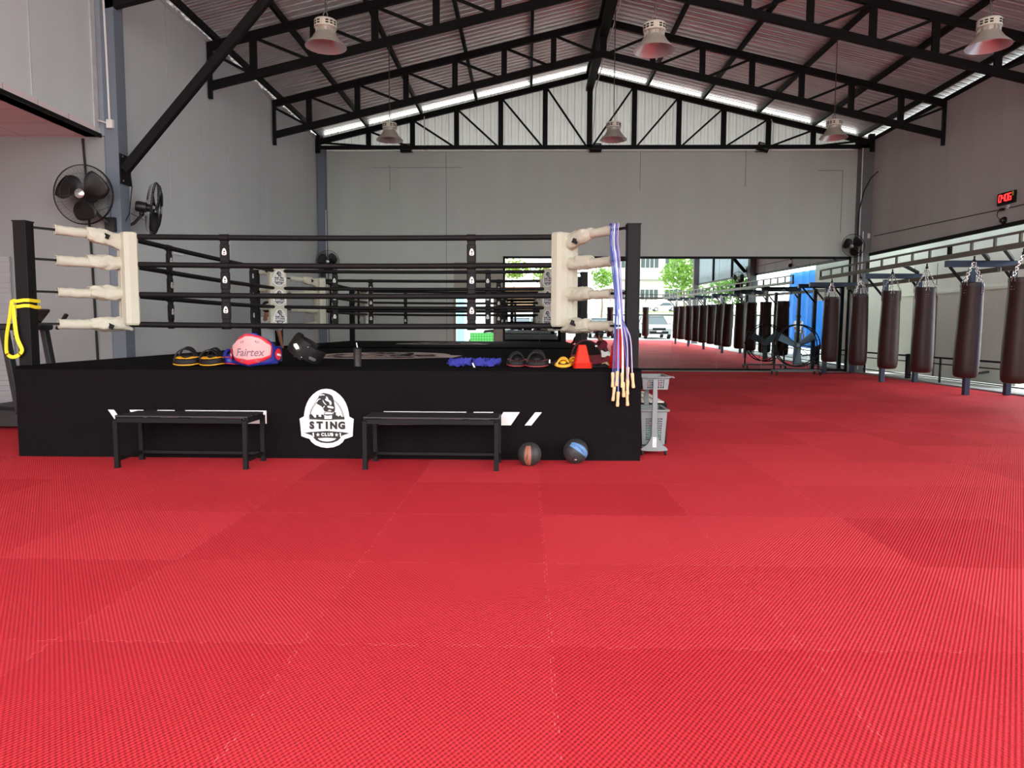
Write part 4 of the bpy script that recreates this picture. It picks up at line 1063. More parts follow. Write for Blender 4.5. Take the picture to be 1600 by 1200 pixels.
# ================================================================ mirror wall
mirm = M_('mirror_glass', (214, 222, 218), .0, 1., var=.0)
for n in list(mirm.node_tree.nodes):
    if n.type in ('TEX_NOISE',): n.inputs['Scale'].default_value = .5
ed = [-.66, .35, 1.64, 2.93, 4.22, 5.51, 6.80, 8.09, 9.2]
MZ0, MZ1 = .095, 3.25
for i in range(8):
    a, b = ed[i] + .004, ed[i + 1] - .004
    if i < 0: continue
    # the sheets lean very slightly forward at the top
    w = b - a; t = (MZ1 - MZ0)
    o = MB().box((0, 0, 0), (w, .006, t)).build('wall_mirror', mirm)
    o.location = ((a + b) / 2, YB - .05, (MZ0 + MZ1) / 2); o.rotation_euler.x = R(.52)
    tag(o, 'tall wall mirror sheet, %s from the left along the back wall' % ORD[i], 'mirror', 'mirror sheets on the back wall')
t = thing('mirror_surround', 'black metal frame around the row of mirrors on the back wall', 'frame', (4.27, YB - .04, 0))
MB().box((0, 0, 3.285), (9.98, .07, .07)).build('top_rail', black, t)
MB().box((0, 0, .065), (9.98, .07, .06)).build('bottom_rail', black, t)
MB().box((-4.96, 0, 1.67), (.06, .07, 3.3)).build('side_rail', black, t)
MB().box((4.96, 0, 1.67), (.06, .07, 3.3)).build('side_rail', black, t)
mb = MB(); mb.box((4.2, YB - .012, .02), (10.3, .024, .036)); o = struct('baseboard_back', mb, M_('skirting_grey', (150, 152, 146), .6))

# ================================================================ floor fan
t = thing('floor_fan', 'large drum fan without grille on a wheeled stand before the mirror', 'fan', (7.32, 19.55, 0))
bl = M_('teal_paint', (86, 112, 124), .4, var=.08); c = V((0, 0, .80))
Mf = tr(*c) @ rz(R(-6)) @ MT.Rotation(R(90), 4, 'X')      # local z -> -y (towards the viewer)
mb = MB()
for z, r_ in ((.14, .565), (-.14, .565)): mb.tube([Mf @ V((r_ * cos(2 * pi * k / 48), r_ * sin(2 * pi * k / 48), z)) for k in range(48)], .017, 8, closed=True)
for k in range(10):
    a = 2 * pi * k / 10; mb.tube([Mf @ V((.565 * cos(a), .565 * sin(a), -.14)), Mf @ V((.565 * cos(a), .565 * sin(a), .14))], .009, 6)
mb.build('hoop', black, t)
for k in range(6):
    a = 2 * pi * k / 6 + .3
    for z in (.13,): MB().tube([Mf @ V((.07 * cos(a), .07 * sin(a), z)), Mf @ V((.56 * cos(a), .56 * sin(a), z))], .007, 6).build('spoke', black, t)
MB().lathe([(.03, -.16), (.075, -.15), (.075, .10), (.05, .15), (.0, .16)], 24, M=Mf).build('hub', bl, t)
for k in range(3):
    a0 = 2 * pi * k / 3 + (-pi / 2 + .05); vs = []
    for j in range(9):
        u = j / 8; r_ = .07 + .45 * u; hw = .075 + .035 * u
        for i in range(5):
            v = i / 4 - .5; p = V((cos(a0) * r_ - sin(a0) * v * 2 * hw, sin(a0) * r_ + cos(a0) * v * 2 * hw, v * .10 + .01 * (1 - 4 * v * v)))
            vs.append(Mf @ p)
    solid(MB().add(vs, [(j * 5 + i, j * 5 + i + 1, (j + 1) * 5 + i + 1, (j + 1) * 5 + i) for j in range(8) for i in range(4)], 0, True).build('blade', bl, t), .005)
for sx in (-1, 1):
    mb = MB(); mb.bar((.60 * sx, 0, .83), (.60 * sx, 0, .10), .035, .035); mb.lathe([(.03, 0), (.03, .06)], 12, M=tr(.58 * sx, 0, .80) @ MT.Rotation(R(90 * sx), 4, 'Y')); mb.build('stand_post', black, t)
mb = MB(); mb.bar((-.64, 0, .125), (.64, 0, .125), .06, .04)
for sx in (-1, 1): mb.bar((.58 * sx, -.22, .115), (.58 * sx, .22, .115), .05, .04)
mb.build('base', M_('grey_steel', (92, 96, 98), .5), t)
for sx in (-1, 1):
    for y in (-.2, .2): MB().lathe([(.012, -.014), (.048, -.014), (.05, 0), (.048, .014), (.012, .014)], 16, M=tr(.58 * sx, y, .05) @ MT.Rotation(R(90), 4, 'Y')).box((.58 * sx, y, .09), (.03, .04, .04)).build('wheel', rubber, t)
pipe('cable', 'black cable of the floor fan trailing over the mats to the corner', [(7.95, 19.7, .02), (8.2, 19.9, .015), (8.6, 20.2, .012), (9.1, 20.3, .012), (9.35, 20.55, .05)], .009, rubber, 'cable')

# ================================================================ punching bags on the ladder rail
RX = 8.0
def chain(mb, a, b, n, w=.02):
    a = V(a); b = V(b); x, y, d = frame(b - a); L = (b - a).length / n
    for i in range(n):
        c = a.lerp(b, (i + .5) / n); u, v = (x, y) if i % 2 else (y, x); h = L * .62
        pts = [c + u * (w * .5 * cos(q)) + d * (h * sin(q)) for q in [2 * pi * k / 8 for k in range(8)]]
        mb.tube(pts, .0055, 4, closed=True)
def make_bag():
    t = thing('punching_bag', '', 'punching bag', group='brown punching bags on the rail')
    random.seed(2); prof = [(.0, -2.19), (.10, -2.19), (.165, -2.175), (.192, -2.14), (.203, -2.05), (.207, -1.8), (.204, -1.55), (.198, -1.3), (.196, -1.05), (.190, -.85), (.184, -.68), (.182, -.53)]
    n = 32; mb = MB(); mb.lathe(prof, n, cap=False)
    mb.v = [(x * (1 + .035 * NZ.noise(V((x * 4, y * 4, z * 2.4)))) , y * (1 + .035 * NZ.noise(V((x * 4, y * 4, z * 2.4)))), z) for x, y, z in mb.v]
    mb.build('body', leather, t)
    MB().lathe([(.184, -.56), (.187, -.55), (.188, -.49), (.175, -.475), (.0, -.472)], n, cap=False).build('top_collar', leatherd, t)
    for k in range(4):
        a = pi / 2 * k - pi / 2 + .12; Ma = rz(a)
        mb = MB(); mb.prism(smooth([(-.036, -.70), (.036, -.70), (.036, -.5), (-.036, -.5)], 1), .007, 0, Ma @ basis((.183, 0, 0), (0, 1, 0), (0, 0, 1), (1, 0, 0)))
        tb = mb.build('strap_tab', leather, t)
        mb = MB()
        for y, z in ((-.018, -.62), (.018, -.62), (-.018, -.665), (.018, -.665)): mb.ball((.192, y, z), .006, n=8, k=5, M=Ma)
        mb.build('rivet', chrome, tb)
        mb = MB(); mb.tube([Ma @ V(p) for p in ((.192, -.032, -.54), (.186, -.018, -.485), (.178, 0, -.455), (.186, .018, -.485), (.192, .032, -.54))], .006, 6); mb.build('ring', chrome, tb)
        mb = MB(); chain(mb, Ma @ V((.176, 0, -.46)), Ma @ V((.012, 0, -.10)), 9, .032); mb.build('chain', chrome, t)
    mb = MB(); mb.tube([(0, 0, 0), (0, 0, -.06)], .014, 8); mb.lathe([(.02, -.06), (.028, -.07), (.028, -.085), (.014, -.1)], 12); mb.tube([(.0, -.016, -.1), (0, -.02, -.12), (0, 0, -.135), (0, .02, -.12), (0, .016, -.1)], .006, 6); mb.build('swivel_hook', black, t)
    return t
bags = []
BY = [19.07, 17.44, 15.95, 14.6, 13.08, 11.8, 10.35, 8.95, 7.5, 6.05, 4.6, 3.15]
for i, y in enumerate(BY):
    b = dup(bags[0], rot=0) if bags else make_bag(); bags.append(b)
    b.location = (RX, y, 2.57); b.rotation_euler.z = random.uniform(-.5, .5)
    b.rotation_euler.y = (0, 0, .012, .008, .035, .02)[i] if i < 6 else random.uniform(-.02, .03)
    b['label'] = 'brown leather punching bag on chains, %s from the mirror along the side rail' % ORD[i]
for i, x in enumerate((4.9, 7.0)):
    b = dup(bags[0], (x, -.95, 2.57), 'dark punching bag on the rail across the front, %s, seen only in the mirror' % ('left one' if i == 0 else 'right one'), rot=0)
FY = [20.42, 17.12, 13.85, 10.58, 7.3, 4.05, .78]
fr = None
for i, y in enumerate(FY):
    if fr is None:
        fr = thing('bag_gantry', '', 'frame', group='blue portal frames carrying the bag rail')
        MB().box((8.44, 0, 1.21), (.1, .1, 2.42), b=.004).build('inner_post', steelb, fr)
        MB().box((9.22, 0, 1.24), (.1, .1, 2.48), b=.004).build('outer_post', steelb, fr)
        MB().box((8.6, 0, 2.5), (1.32, .1, .12), b=.004).build('cross_beam', steelb, fr)
        mb = MB(); mb.bar((8.44, .06, 2.0), (8.05, .06, 2.45), .04, .04); mb.bar((9.0, .0, 2.46), (9.2, 0, 2.2), .04, .04); mb.build('gusset_bar', black, fr)
        f = fr
    else: f = dup(fr)
    f.location = (0, y, 0); f['label'] = 'blue steel portal frame carrying the bag rail, %s from the mirror' % ORD[i]
sg = [19.85, 17.12, 13.85, 10.58, 7.3, 4.05, .78, -1.0]
for i in range(len(sg) - 1):
    a, b = sg[i], sg[i + 1]; L = a - b
    t = thing('bag_rail', 'ladder shaped steel rail piece carrying bags, %s from the mirror' % ORD[i], 'rail', (RX, b, 2.6), group='ladder rails over the bags')
    MB().box((0, L / 2, .03), (.06, L - .006, .09), b=.004).build('lower_bar', olive, t)
    MB().box((0, L / 2, .24), (.04, L - .006, .04), b=.003).build('upper_bar', olive, t)
    n = 5 if L > 3 else 4
    for k in range(n + 1):
        y = .03 + (L - .06) * k / n; MB().box((0, y, .145), (.035, .05, .155)).build('rung', olive if 0 < k < n else black, t)
for x0, x1, lab in ((3.2, 8.0, 'ladder shaped steel rail across the open front, seen in the mirror'),):
    t = thing('bag_rail', lab, 'rail', (x0, -.95, 2.6), group='ladder rails over the bags')
    MB().box(((x1 - x0) / 2, 0, .03), (x1 - x0, .06, .09)).build('lower_bar', olive, t); MB().box(((x1 - x0) / 2, 0, .24), (x1 - x0, .04, .04)).build('upper_bar', olive, t)
    for k in range(9): MB().box(((x1 - x0) * k / 8, 0, .145), (.05, .035, .155)).build('rung', olive, t)
    for x in (.3, 2.6): MB().box((x, 0, 1.3 - 2.6), (.09, .09, 2.6)).build('post', steelb, t)
for i in range(3):
    a, b = FY[i + 1], FY[i]
    o = MB().bar((8.98, a + .06, 2.40), (8.98, b - .06, 2.40), .06, .09, b=.004).build('tie_beam', olive); tag(o, 'long steel tie beam between the bag frames, %s from the mirror' % ORD[i], 'beam', 'tie beams between the bag frames')
for i, (p, q) in enumerate((((9.15, 13.8, 2.58), (8.04, 12.35, 2.63)), ((8.7, 13.8, 2.58), (8.03, 12.9, 2.62)), ((9.15, 17.07, 2.58), (8.04, 15.6, 2.63)))):
    o = MB().bar(p, q, .06, .06, b=.003).build('diagonal_brace', black); tag(o, 'black diagonal brace from frame to bag rail, %s' % ('long one at the frame nearest the viewer', 'short one at the frame nearest the viewer', 'at the second frame from the mirror')[i], 'brace', 'black braces of the bag rail')
# railing at the mat edge
t = thing('railing', 'low black metal railing between the mats and the walkway', 'railing', (9.52, 10.9, 0))
for z, w in ((.60, .04), (.46, .025), (.13, .025)): MB().box((0, 4.75, z), (w, 9.5, w), b=.003).build('rail', black, t)
for y in (.05, 2.85, 5.72, 9.4): MB().box((0, y, .3), (.035, .035, .6)).build('post', black, t)
MB().box((0, 7.1, .32), (.1, .1, .64)).build('thick_post', black, t)
o = MB().bar((9.75, 16.2, .22), (10.45, 16.35, .30), .05, .05).build('steel_bar', black); tag(o, 'black steel bar lying on the walkway behind the railing', 'bar')
mb = MB(); mb.box((9.5, 15.6, .005), (.28, 10.4, .05)); struct('curb', mb, conc)

# ================================================================ clock and camera on the right wall
t = thing('led_clock', 'red digit led clock high on the right wall', 'clock', (9.64, 14.82, 3.9))
MB().box((0, 0, 0), (.06, .52, .24), b=.008).build('housing', black, t)
MB().box((-.031, -.225, .06), (.004, .05, .09)).build('side_label', M_('yellow_label', (200, 180, 50), .6), t)
led = M_('led_red', (255, 40, 40), .4, var=0, emit=4.)
SEG = {'0': 'abcdef', '4': 'fgbc', '6': 'afgedc'}
for k, ch in enumerate('0406'):
    mb = MB(); w, h = .07, .13; yc = .16 - k * .10
    sgm = {'a': (0, h / 2, w, .018), 'g': (0, 0, w, .018), 'd': (0, -h / 2, w, .018), 'f': (w / 2, h / 4, .018, h / 2), 'b': (-w / 2, h / 4, .018, h / 2), 'e': (w / 2, -h / 4, .018, h / 2), 'c': (-w / 2, -h / 4, .018, h / 2)}
    for s_ in SEG[ch]:
        y, z, a, b = sgm[s_]; mb.box((-.032, yc + y, z + .01), (.004, a, b))
    mb.build('digit', led, t)
t = thing('camera', 'small dome security camera on the right wall below the led clock', 'security camera', (9.69, 14.92, 3.47))
MB().lathe([(.075, 0), (.075, .025), (.06, .05)], 20, M=MT.Rotation(R(-90), 4, 'Y')).build('base', black, t)
MB().ball((-.05, 0, 0), .055, n=18, k=10).build('dome', M_('dark_dome', (30, 30, 32), .1), t)
MB().lathe([(.015, 0), (.015, .03)], 12, M=tr(-.09, .02, .01) @ MT.Rotation(R(-90), 4, 'Y')).build('lens', chrome, t)
t = thing('power_adapter', 'black power adapter with a cable on the right wall between clock and camera', 'adapter', (9.66, 14.98, 3.70))
MB().box((0, 0, 0), (.06, .09, .05), b=.006).build('plug', black, t); MB().box((.02, -.15, .03), (.03, .07, .08), b=.004).build('socket', wp_, t)
MB().tube([(0, .05, 0), (0, .13, -.03), (0, .14, -.12), (0, .08, -.17), (.0, -.02, -.22)], .006, 6).build('cable', black, t)

# ================================================================ treadmill in the side room
tk = M_('treadmill_black', (24, 24, 25), .5); 
t = thing('treadmill', 'black treadmill in the side room left of the ring', 'treadmill', (-7.1, 8.85, 0))
mb = MB(); mb.box((-.35, 0, .12), (1.7, .78, .12), b=.02); mb.build('deck', tk, t)
MB().box((-.4, 0, .182), (1.5, .50, .01)).build('belt', M_('belt_black', (36, 36, 37), .8), t)
for y in (-.33, .33): MB().box((-.38, y, .195), (1.55, .10, .03), b=.008).build('side_rail', tk, t)
mb = MB(); mb.loft([[(.42, -.36, .04), (1.0, -.36, .04), (1.0, .36, .04), (.42, .36, .04)], [(.42, -.36, .25), (.95, -.34, .22), (.95, .34, .22), (.42, .36, .25)], [(.52, -.32, .30), (.85, -.30, .27), (.85, .30, .27), (.52, .32, .30)]]); mb.build('motor_hood', tk, t)
for y in (-.36, .36): MB().bar((.93, y, .2), (.78, y, 1.22), .07, .11, up=(0, 1, 0), b=.012).build('upright', tk, t)
mb = MB(); mb.bar((.80, -.42, 1.25), (.80, .42, 1.25), .14, .08, b=.02); mb.build('console', tk, t)
k = MB().box((0, 0, 0), (.30, .46, .04), M=tr(.86, 0, 1.36) @ MT.Rotation(R(-50), 4, 'Y'), b=.012).build('display', M_('display_brown', (48, 30, 24), .25), t)
mb = MB(); mb.box((0, 0, .022), (.2, .34, .006), M=tr(.86, 0, 1.36) @ MT.Rotation(R(-50), 4, 'Y')); mb.build('screen', M_('screen_dark', (30, 34, 36), .15), k)
for y in (-.40, .40):
    MB().tube([(.80, y, 1.25), (.55, y, 1.22), (.35, y, 1.12)], .022, 10).build('handle_bar', tk, t)
    MB().bar((.92, y, 1.22), (1.06, y, 1.42), .05, .04, b=.008).build('console_arm', tk, t)
# ================================================================ people
def skinmesh(name, nodes, edges, m, root=0, lv=2):
    me = bpy.data.meshes.new(name); me.from_pydata([n[0] for n in nodes], edges, []); o = bpy.data.objects.new(name, me); C.objects.link(o)
    md = o.modifiers.new('s', 'SKIN'); md.use_smooth_shade = True; md.branch_smoothing = .6
    for i, n in enumerate(nodes):
        r = n[1]; me.skin_vertices[0].data[i].radius = r if isinstance(r, tuple) else (r, r)
        me.skin_vertices[0].data[i].use_root = (i == root)
    sb = o.modifiers.new('b', 'SUBSURF'); sb.levels = lv; sb.render_levels = lv
    dg = bpy.context.evaluated_depsgraph_get(); dg.update()
    new = bpy.data.meshes.new_from_object(o.evaluated_get(dg)); o.modifiers.clear(); old = o.data; o.data = new; bpy.data.meshes.remove(old)
    new.materials.clear(); new.materials.append(m)
    for p_ in new.polygons: p_.use_smooth = True
    return o
def person(label, loc, rot, J, shirt, pants, shoes=None, hair=hairm, short_sleeve=True):
    """J: joint positions in the figure's own frame (faces -y)"""
    nodes = []; edges = []; ix = {}
    def nd(k, p, r, prev=None):
        ix[k] = len(nodes); nodes.append((tuple(p), r))
        if prev is not None: edges.append((ix[prev], ix[k]))
    v = {k: V(p) for k, p in J.items()}
    nd('pelvis', v['pelvis'], (.14, .105)); nd('waist', v['pelvis'].lerp(v['chest'], .42), (.125, .095), 'pelvis'); nd('ribs', v['pelvis'].lerp(v['chest'], .78), (.145, .11), 'waist'); nd('chest', v['chest'].lerp(v['neck'], .22), (.15, .105), 'ribs')
    nd('neck0', v['chest'].lerp(v['neck'], .86), (.07, .062), 'chest'); nd('chin', v['neck'].lerp(v['head'], .35), (.058, .066), 'neck0'); nd('head', v['head'] + V((0, 0, .01)), (.078, .092), 'chin'); nd('crown', v['head'] + V((0, .008, .085)), (.058, .07), 'head')
    nd('nose', v['head'] + (v.get('face', V((0, -1, 0))) * .108) + V((0, 0, -.015)), .013, 'head')
    for s in 'LR':
        nd('sh' + s, v['sh' + s], .07, 'chest'); nd('el' + s, v['el' + s], .043, 'sh' + s); nd('wr' + s, v['wr' + s], .028, 'el' + s)
        d = (v['wr' + s] - v['el' + s]).normalized(); pm = v['wr' + s] + d * .075; nd('pm' + s, pm, (.036, .018), 'wr' + s)
        fw = V((0, -1, 0)); fw = (fw - d * fw.dot(d)).normalized(); sd = d.cross(fw)
        for q in range(4):
            b_ = pm + d * .02 + fw * (.027 - .018 * q); L_ = (.075, .085, .078, .06)[q]
            nd('f%d%s' % (q, s), b_ + d * L_ * .5, .0085, 'pm' + s); nd('g%d%s' % (q, s), b_ + d * L_ + sd * .018 * (1 if s == 'L' else -1), .0075, 'f%d%s' % (q, s))
        nd('t' + s, v['wr' + s] + d * .06 + fw * .045, .010, 'wr' + s); nd('u' + s, v['wr' + s] + d * .10 + fw * .055, .008, 't' + s)
        nd('hp' + s, v['hp' + s], (.085, .09), 'pelvis'); nd('kn' + s, v['kn' + s], .055, 'hp' + s); nd('an' + s, v['an' + s], .038, 'kn' + s); nd('to' + s, v['an' + s] + V((0, -.15, -.045)), (.04, .025), 'an' + s)
    o = skinmesh('person', nodes, edges, skin); o.location = loc; o.rotation_euler.z = rot; tag(o, label, 'person')
    def part(name, ks, es, m, grow, lv=2):
        n2 = [(nodes[ix[k]][0], tuple(x + grow for x in (nodes[ix[k]][1] if isinstance(nodes[ix[k]][1], tuple) else (nodes[ix[k]][1],) * 2))) for k in ks]
        c = skinmesh(name, n2, [(ks.index(a), ks.index(b)) for a, b in es], m, 0, lv); c.parent = o; return c
    for s in 'LR':      # sleeve end above the elbow
        ix['sl' + s] = len(nodes); a, b = v['sh' + s], v['el' + s]; nodes.append((tuple(a.lerp(b, .82)), .05))
    part('shirt', ['waist', 'pelvis', 'ribs', 'chest', 'neck0', 'shL', 'shR', 'slL', 'slR'], [('waist', 'pelvis'), ('waist', 'ribs'), ('ribs', 'chest'), ('chest', 'neck0'), ('chest', 'shL'), ('chest', 'shR'), ('shL', 'slL'), ('shR', 'slR')], shirt, .022)
    for s in 'LR':      # one leg tube of the trousers each, meeting under the shirt
        ix['lg' + s] = len(nodes); nodes.append((tuple(v['hp' + s].lerp(v['kn' + s], .5)), .075))
        ix['cf' + s] = len(nodes); nodes.append((tuple(v['an' + s] + V((0, 0, .02))), .045))
    part('trousers', ['pelvis', 'waist', 'hpL', 'hpR', 'lgL', 'lgR', 'knL', 'knR', 'cfL', 'cfR'], [('pelvis', 'waist'), ('pelvis', 'hpL'), ('pelvis', 'hpR'), ('hpL', 'lgL'), ('hpR', 'lgR'), ('lgL', 'knL'), ('lgR', 'knR'), ('knL', 'cfL'), ('knR', 'cfR')], pants, .012)
    h = v['head']; f = v.get('face', V((0, -1, 0)))
    c = MB().ball((0, 0, 0), (.092, .108, .108), n=22, k=14, fn=lambda p: p * (1 + .06 * NZ.noise(p * 60))).build('hair', hair, o, loc=h + V((0, 0, .045)) - f * .028)
    sdv = f.cross(V((0, 0, 1)))
    for sx in (-1, 1):
        MB().ball(h + f * .086 + sdv * .03 * sx + V((0, 0, .012)), .011, n=10, k=6).build('eye', M_('eye_dark', (30, 24, 22), .2), o)
        MB().ball(h + sdv * .082 * sx + V((0, 0, -.01)), (.014, .02, .032), n=10, k=6).build('ear', skin, o)
        MB().ball((0, 0, 0), (.05, .13, .045), n=14, k=8).build('shoe', shoes or black, o, loc=v['an' + ('L' if sx > 0 else 'R')] + V((0, -.06, -.045)))
    return o
def standing(**k):
    J = dict(pelvis=(0, 0, .95), chest=(0, 0, 1.31), neck=(0, 0, 1.475), head=(0, -.02, 1.585), shL=(.20, 0, 1.395), shR=(-.20, 0, 1.395), elL=(.25, .02, 1.12), elR=(-.25, .02, 1.12), wrL=(.26, -.05, .88), wrR=(-.26, -.05, .88),
             hpL=(.09, 0, .88), hpR=(-.09, 0, .88), knL=(.10, -.02, .49), knR=(-.10, -.02, .49), anL=(.11, .02, .09), anR=(-.11, .02, .09)); J.update(k); return J
wsh = M_('pale_shirt', (198, 202, 206), .85); dkp = M_('dark_trousers', (36, 36, 40), .9)
person('person in pale grey shirt standing behind the back left ring post, one arm hanging', (-4.86, 13.26, 0), R(170), standing(), wsh, dkp)
sit = dict(pelvis=(0, 0, .50), chest=(0, -.09, .83), neck=(0, -.14, .985), head=(0, -.20, 1.075), shL=(.19, -.10, .92), shR=(-.19, -.10, .92), elL=(.22, -.25, .68), elR=(-.22, -.25, .68), wrL=(.12, -.42, .60), wrR=(-.12, -.42, .60),
           hpL=(.10, -.04, .48), hpR=(-.10, -.04, .48), knL=(.13, -.44, .48), knR=(-.13, -.44, .48), anL=(.13, -.42, .09), anR=(-.13, -.42, .09))
person('person in maroon shirt sitting on a stool beside the back ring', (1.86, 16.9, 0), R(-80), sit, M_('maroon_shirt', (110, 30, 44), .9), dkp)
t = thing('stool', 'low black stool under the seated person in the maroon shirt', 'stool', (1.88, 16.9, 0))
MB().box((0, 0, .36), (.34, .34, .05), b=.01).build('seat', black, t)
for x in (-.14, .14):
    for y in (-.14, .14): MB().box((x, y, .17), (.035, .035, .34)).build('leg', black, t)
person('person in white shirt and dark trousers on the walkway, seen in the mirror', (10.35, 10.3, -.03), R(80), standing(), M_('white_shirt', (236, 236, 236), .85), dkp, white)
person('person in cream shirt and patterned trousers before the blue tarp, seen in the mirror', (11.3, 11.6, -.03), R(150), standing(elL=(.24, -.05, 1.12), wrL=(.18, -.25, 1.05)), M_('cream_shirt', (226, 220, 205), .85), M_('olive_trousers', (120, 116, 92), .9, var=.5, scale=18))

# ================================================================ outside the hall
mb = MB(); vs = []; n = 60; k = 10
for j in range(k + 1):
    for i in range(n + 1):
        y = 8.6 + 4.6 * i / n; z = .25 + 3.3 * j / k; vs.append((11.95 + .07 * sin(i * .55) * (1 - .5 * j / k) + .05 * NZ.noise(V((i * .3, j * .4, 0))), y, z))
mb.add(vs, [(j * (n + 1) + i, j * (n + 1) + i + 1, (j + 1) * (n + 1) + i + 1, (j + 1) * (n + 1) + i) for j in range(k) for i in range(n)], 0, True)
o = mb.build('tarp', M_('blue_tarp', (96, 170, 224), .5, var=.35, scale=3, trans=.5)); tag(o, 'blue tarp curtain hanging at the open right side', 'tarp'); solid(o, .003)
def tree(label, loc, h, r, col, seed, nleaf=900, trunk=.14):
    t = thing('tree', label, 'tree', loc, group='trees outside the hall'); random.seed(seed)
    MB().tube([(0, 0, 0), (.05, 0, h * .35), (-.03, .04, h * .7)], [trunk, trunk * .8, trunk * .5], 8).build('trunk', M_('bark', (110, 92, 76), .9), t)
    mb = MB(); blobs = [(random.uniform(-.5, .5) * r[0], random.uniform(-.5, .5) * r[0], h + random.uniform(-.5, .5) * r[1], random.uniform(.45, .7)) for _ in range(9)]
    for i in range(nleaf):
        bx, by, bz, bs = random.choice(blobs); d = V((random.gauss(0, 1), random.gauss(0, 1), random.gauss(0, 1))).normalized() * random.uniform(.75, 1.05)
        p = V((bx + d.x * r[0] * bs, by + d.y * r[0] * bs, bz + d.z * r[1] * bs)); s_ = random.uniform(.13, .24) * r[0] * .55
        x = V((random.gauss(0, 1), random.gauss(0, 1), random.gauss(0, .6))).normalized(); y = x.orthogonal().normalized()
        mb.add([p - x * s_, p + y * s_ * .5, p + x * s_, p - y * s_ * .5], [(0, 1, 2, 3)])
    mb.build('crown', M_('leaf_%d' % (seed % 3), col, .6, var=.35, scale=1.5, trans=.35), t)
lg, mg, yg = (98, 134, 44), (74, 112, 40), (124, 146, 52)
for a in (('round light green tree across the street, beside the white building', (8.3, -39, 1.2), 4.4, (1.5, 1.4), lg, 3),
          ('tall light green tree before the right end of the white building', (16.4, -34, .9), 4.6, (2.3, 2.5), lg, 6),
          ('yellow green tree over the beige wall, left one', (-1.6, -42, 1.5), 5.2, (1.9, 1.5), yg, 4),
          ('yellow green tree over the beige wall, right one', (1.9, -37, 1.2), 5.0, (1.5, 1.4), yg, 7),
          ('bushy green tree to the right of the front column', (19.5, -27, .4), 3.7, (2.2, 1.5), mg, 5),
          ('green tree beyond the right side of the hall, near the front', (23, -12, 0), 3.3, (2.4, 1.7), lg, 9),
          ('green tree beyond the right side of the hall, near the tarp', (21, 2, 0), 3.0, (2.2, 1.6), mg, 8),
          ('green tree beyond the walkway opening', (16.5, 21.5, 0), 2.4, (1.6, 1.5), yg, 10)): tree(*a)
t = thing('building', 'white building with dark window bands across the street', 'building', (24, -92, 2.2))
wb = M_('white_render', (172, 168, 158), .8)
MB().box((2, -6, 6), (22, 12, 12)).build('wall', wb, t)
for z in (3.2, 9.0):
    for x in (-6, -1.5, 3, 7.5): 
        w = MB().box((x, .02, z), (3.2, .1, 1.8)).build('window', M_('window_glass', (50, 62, 64), .3, spec=.3), t)
        mb = MB()
        for q in (-.8, 0, .8): mb.box((x + q, .1, z), (.12, .08, 1.8))
        mb.build('mullion', wb, w)
MB().box((2, .4, 6.2), (22, 1.2, .5)).build('ledge', wb, t)
t = thing('wall_block', 'beige wall with a tiled roof line across the street', 'wall', (-.4, -47, 1.9)); t['kind'] = 'thing'
MB().box((0, -1, 1.4), (8, 2, 2.8)).build('wall', M_('beige_render', (158, 128, 100), .85, var=.15, scale=2), t)
MB().box((0, -.6, 2.95), (8.4, 3, .3)).build('roof_edge', M_('clay', (190, 120, 90), .8), t)
mb = MB(); mb.box((38, -52, 2.0), (56, 6, .1), M=None); o = mb.build('grass', M_('grass', (120, 170, 60), .9, var=.3, scale=.8)); tag(o, 'strip of green grass beside the street', 'grass', kind='stuff')
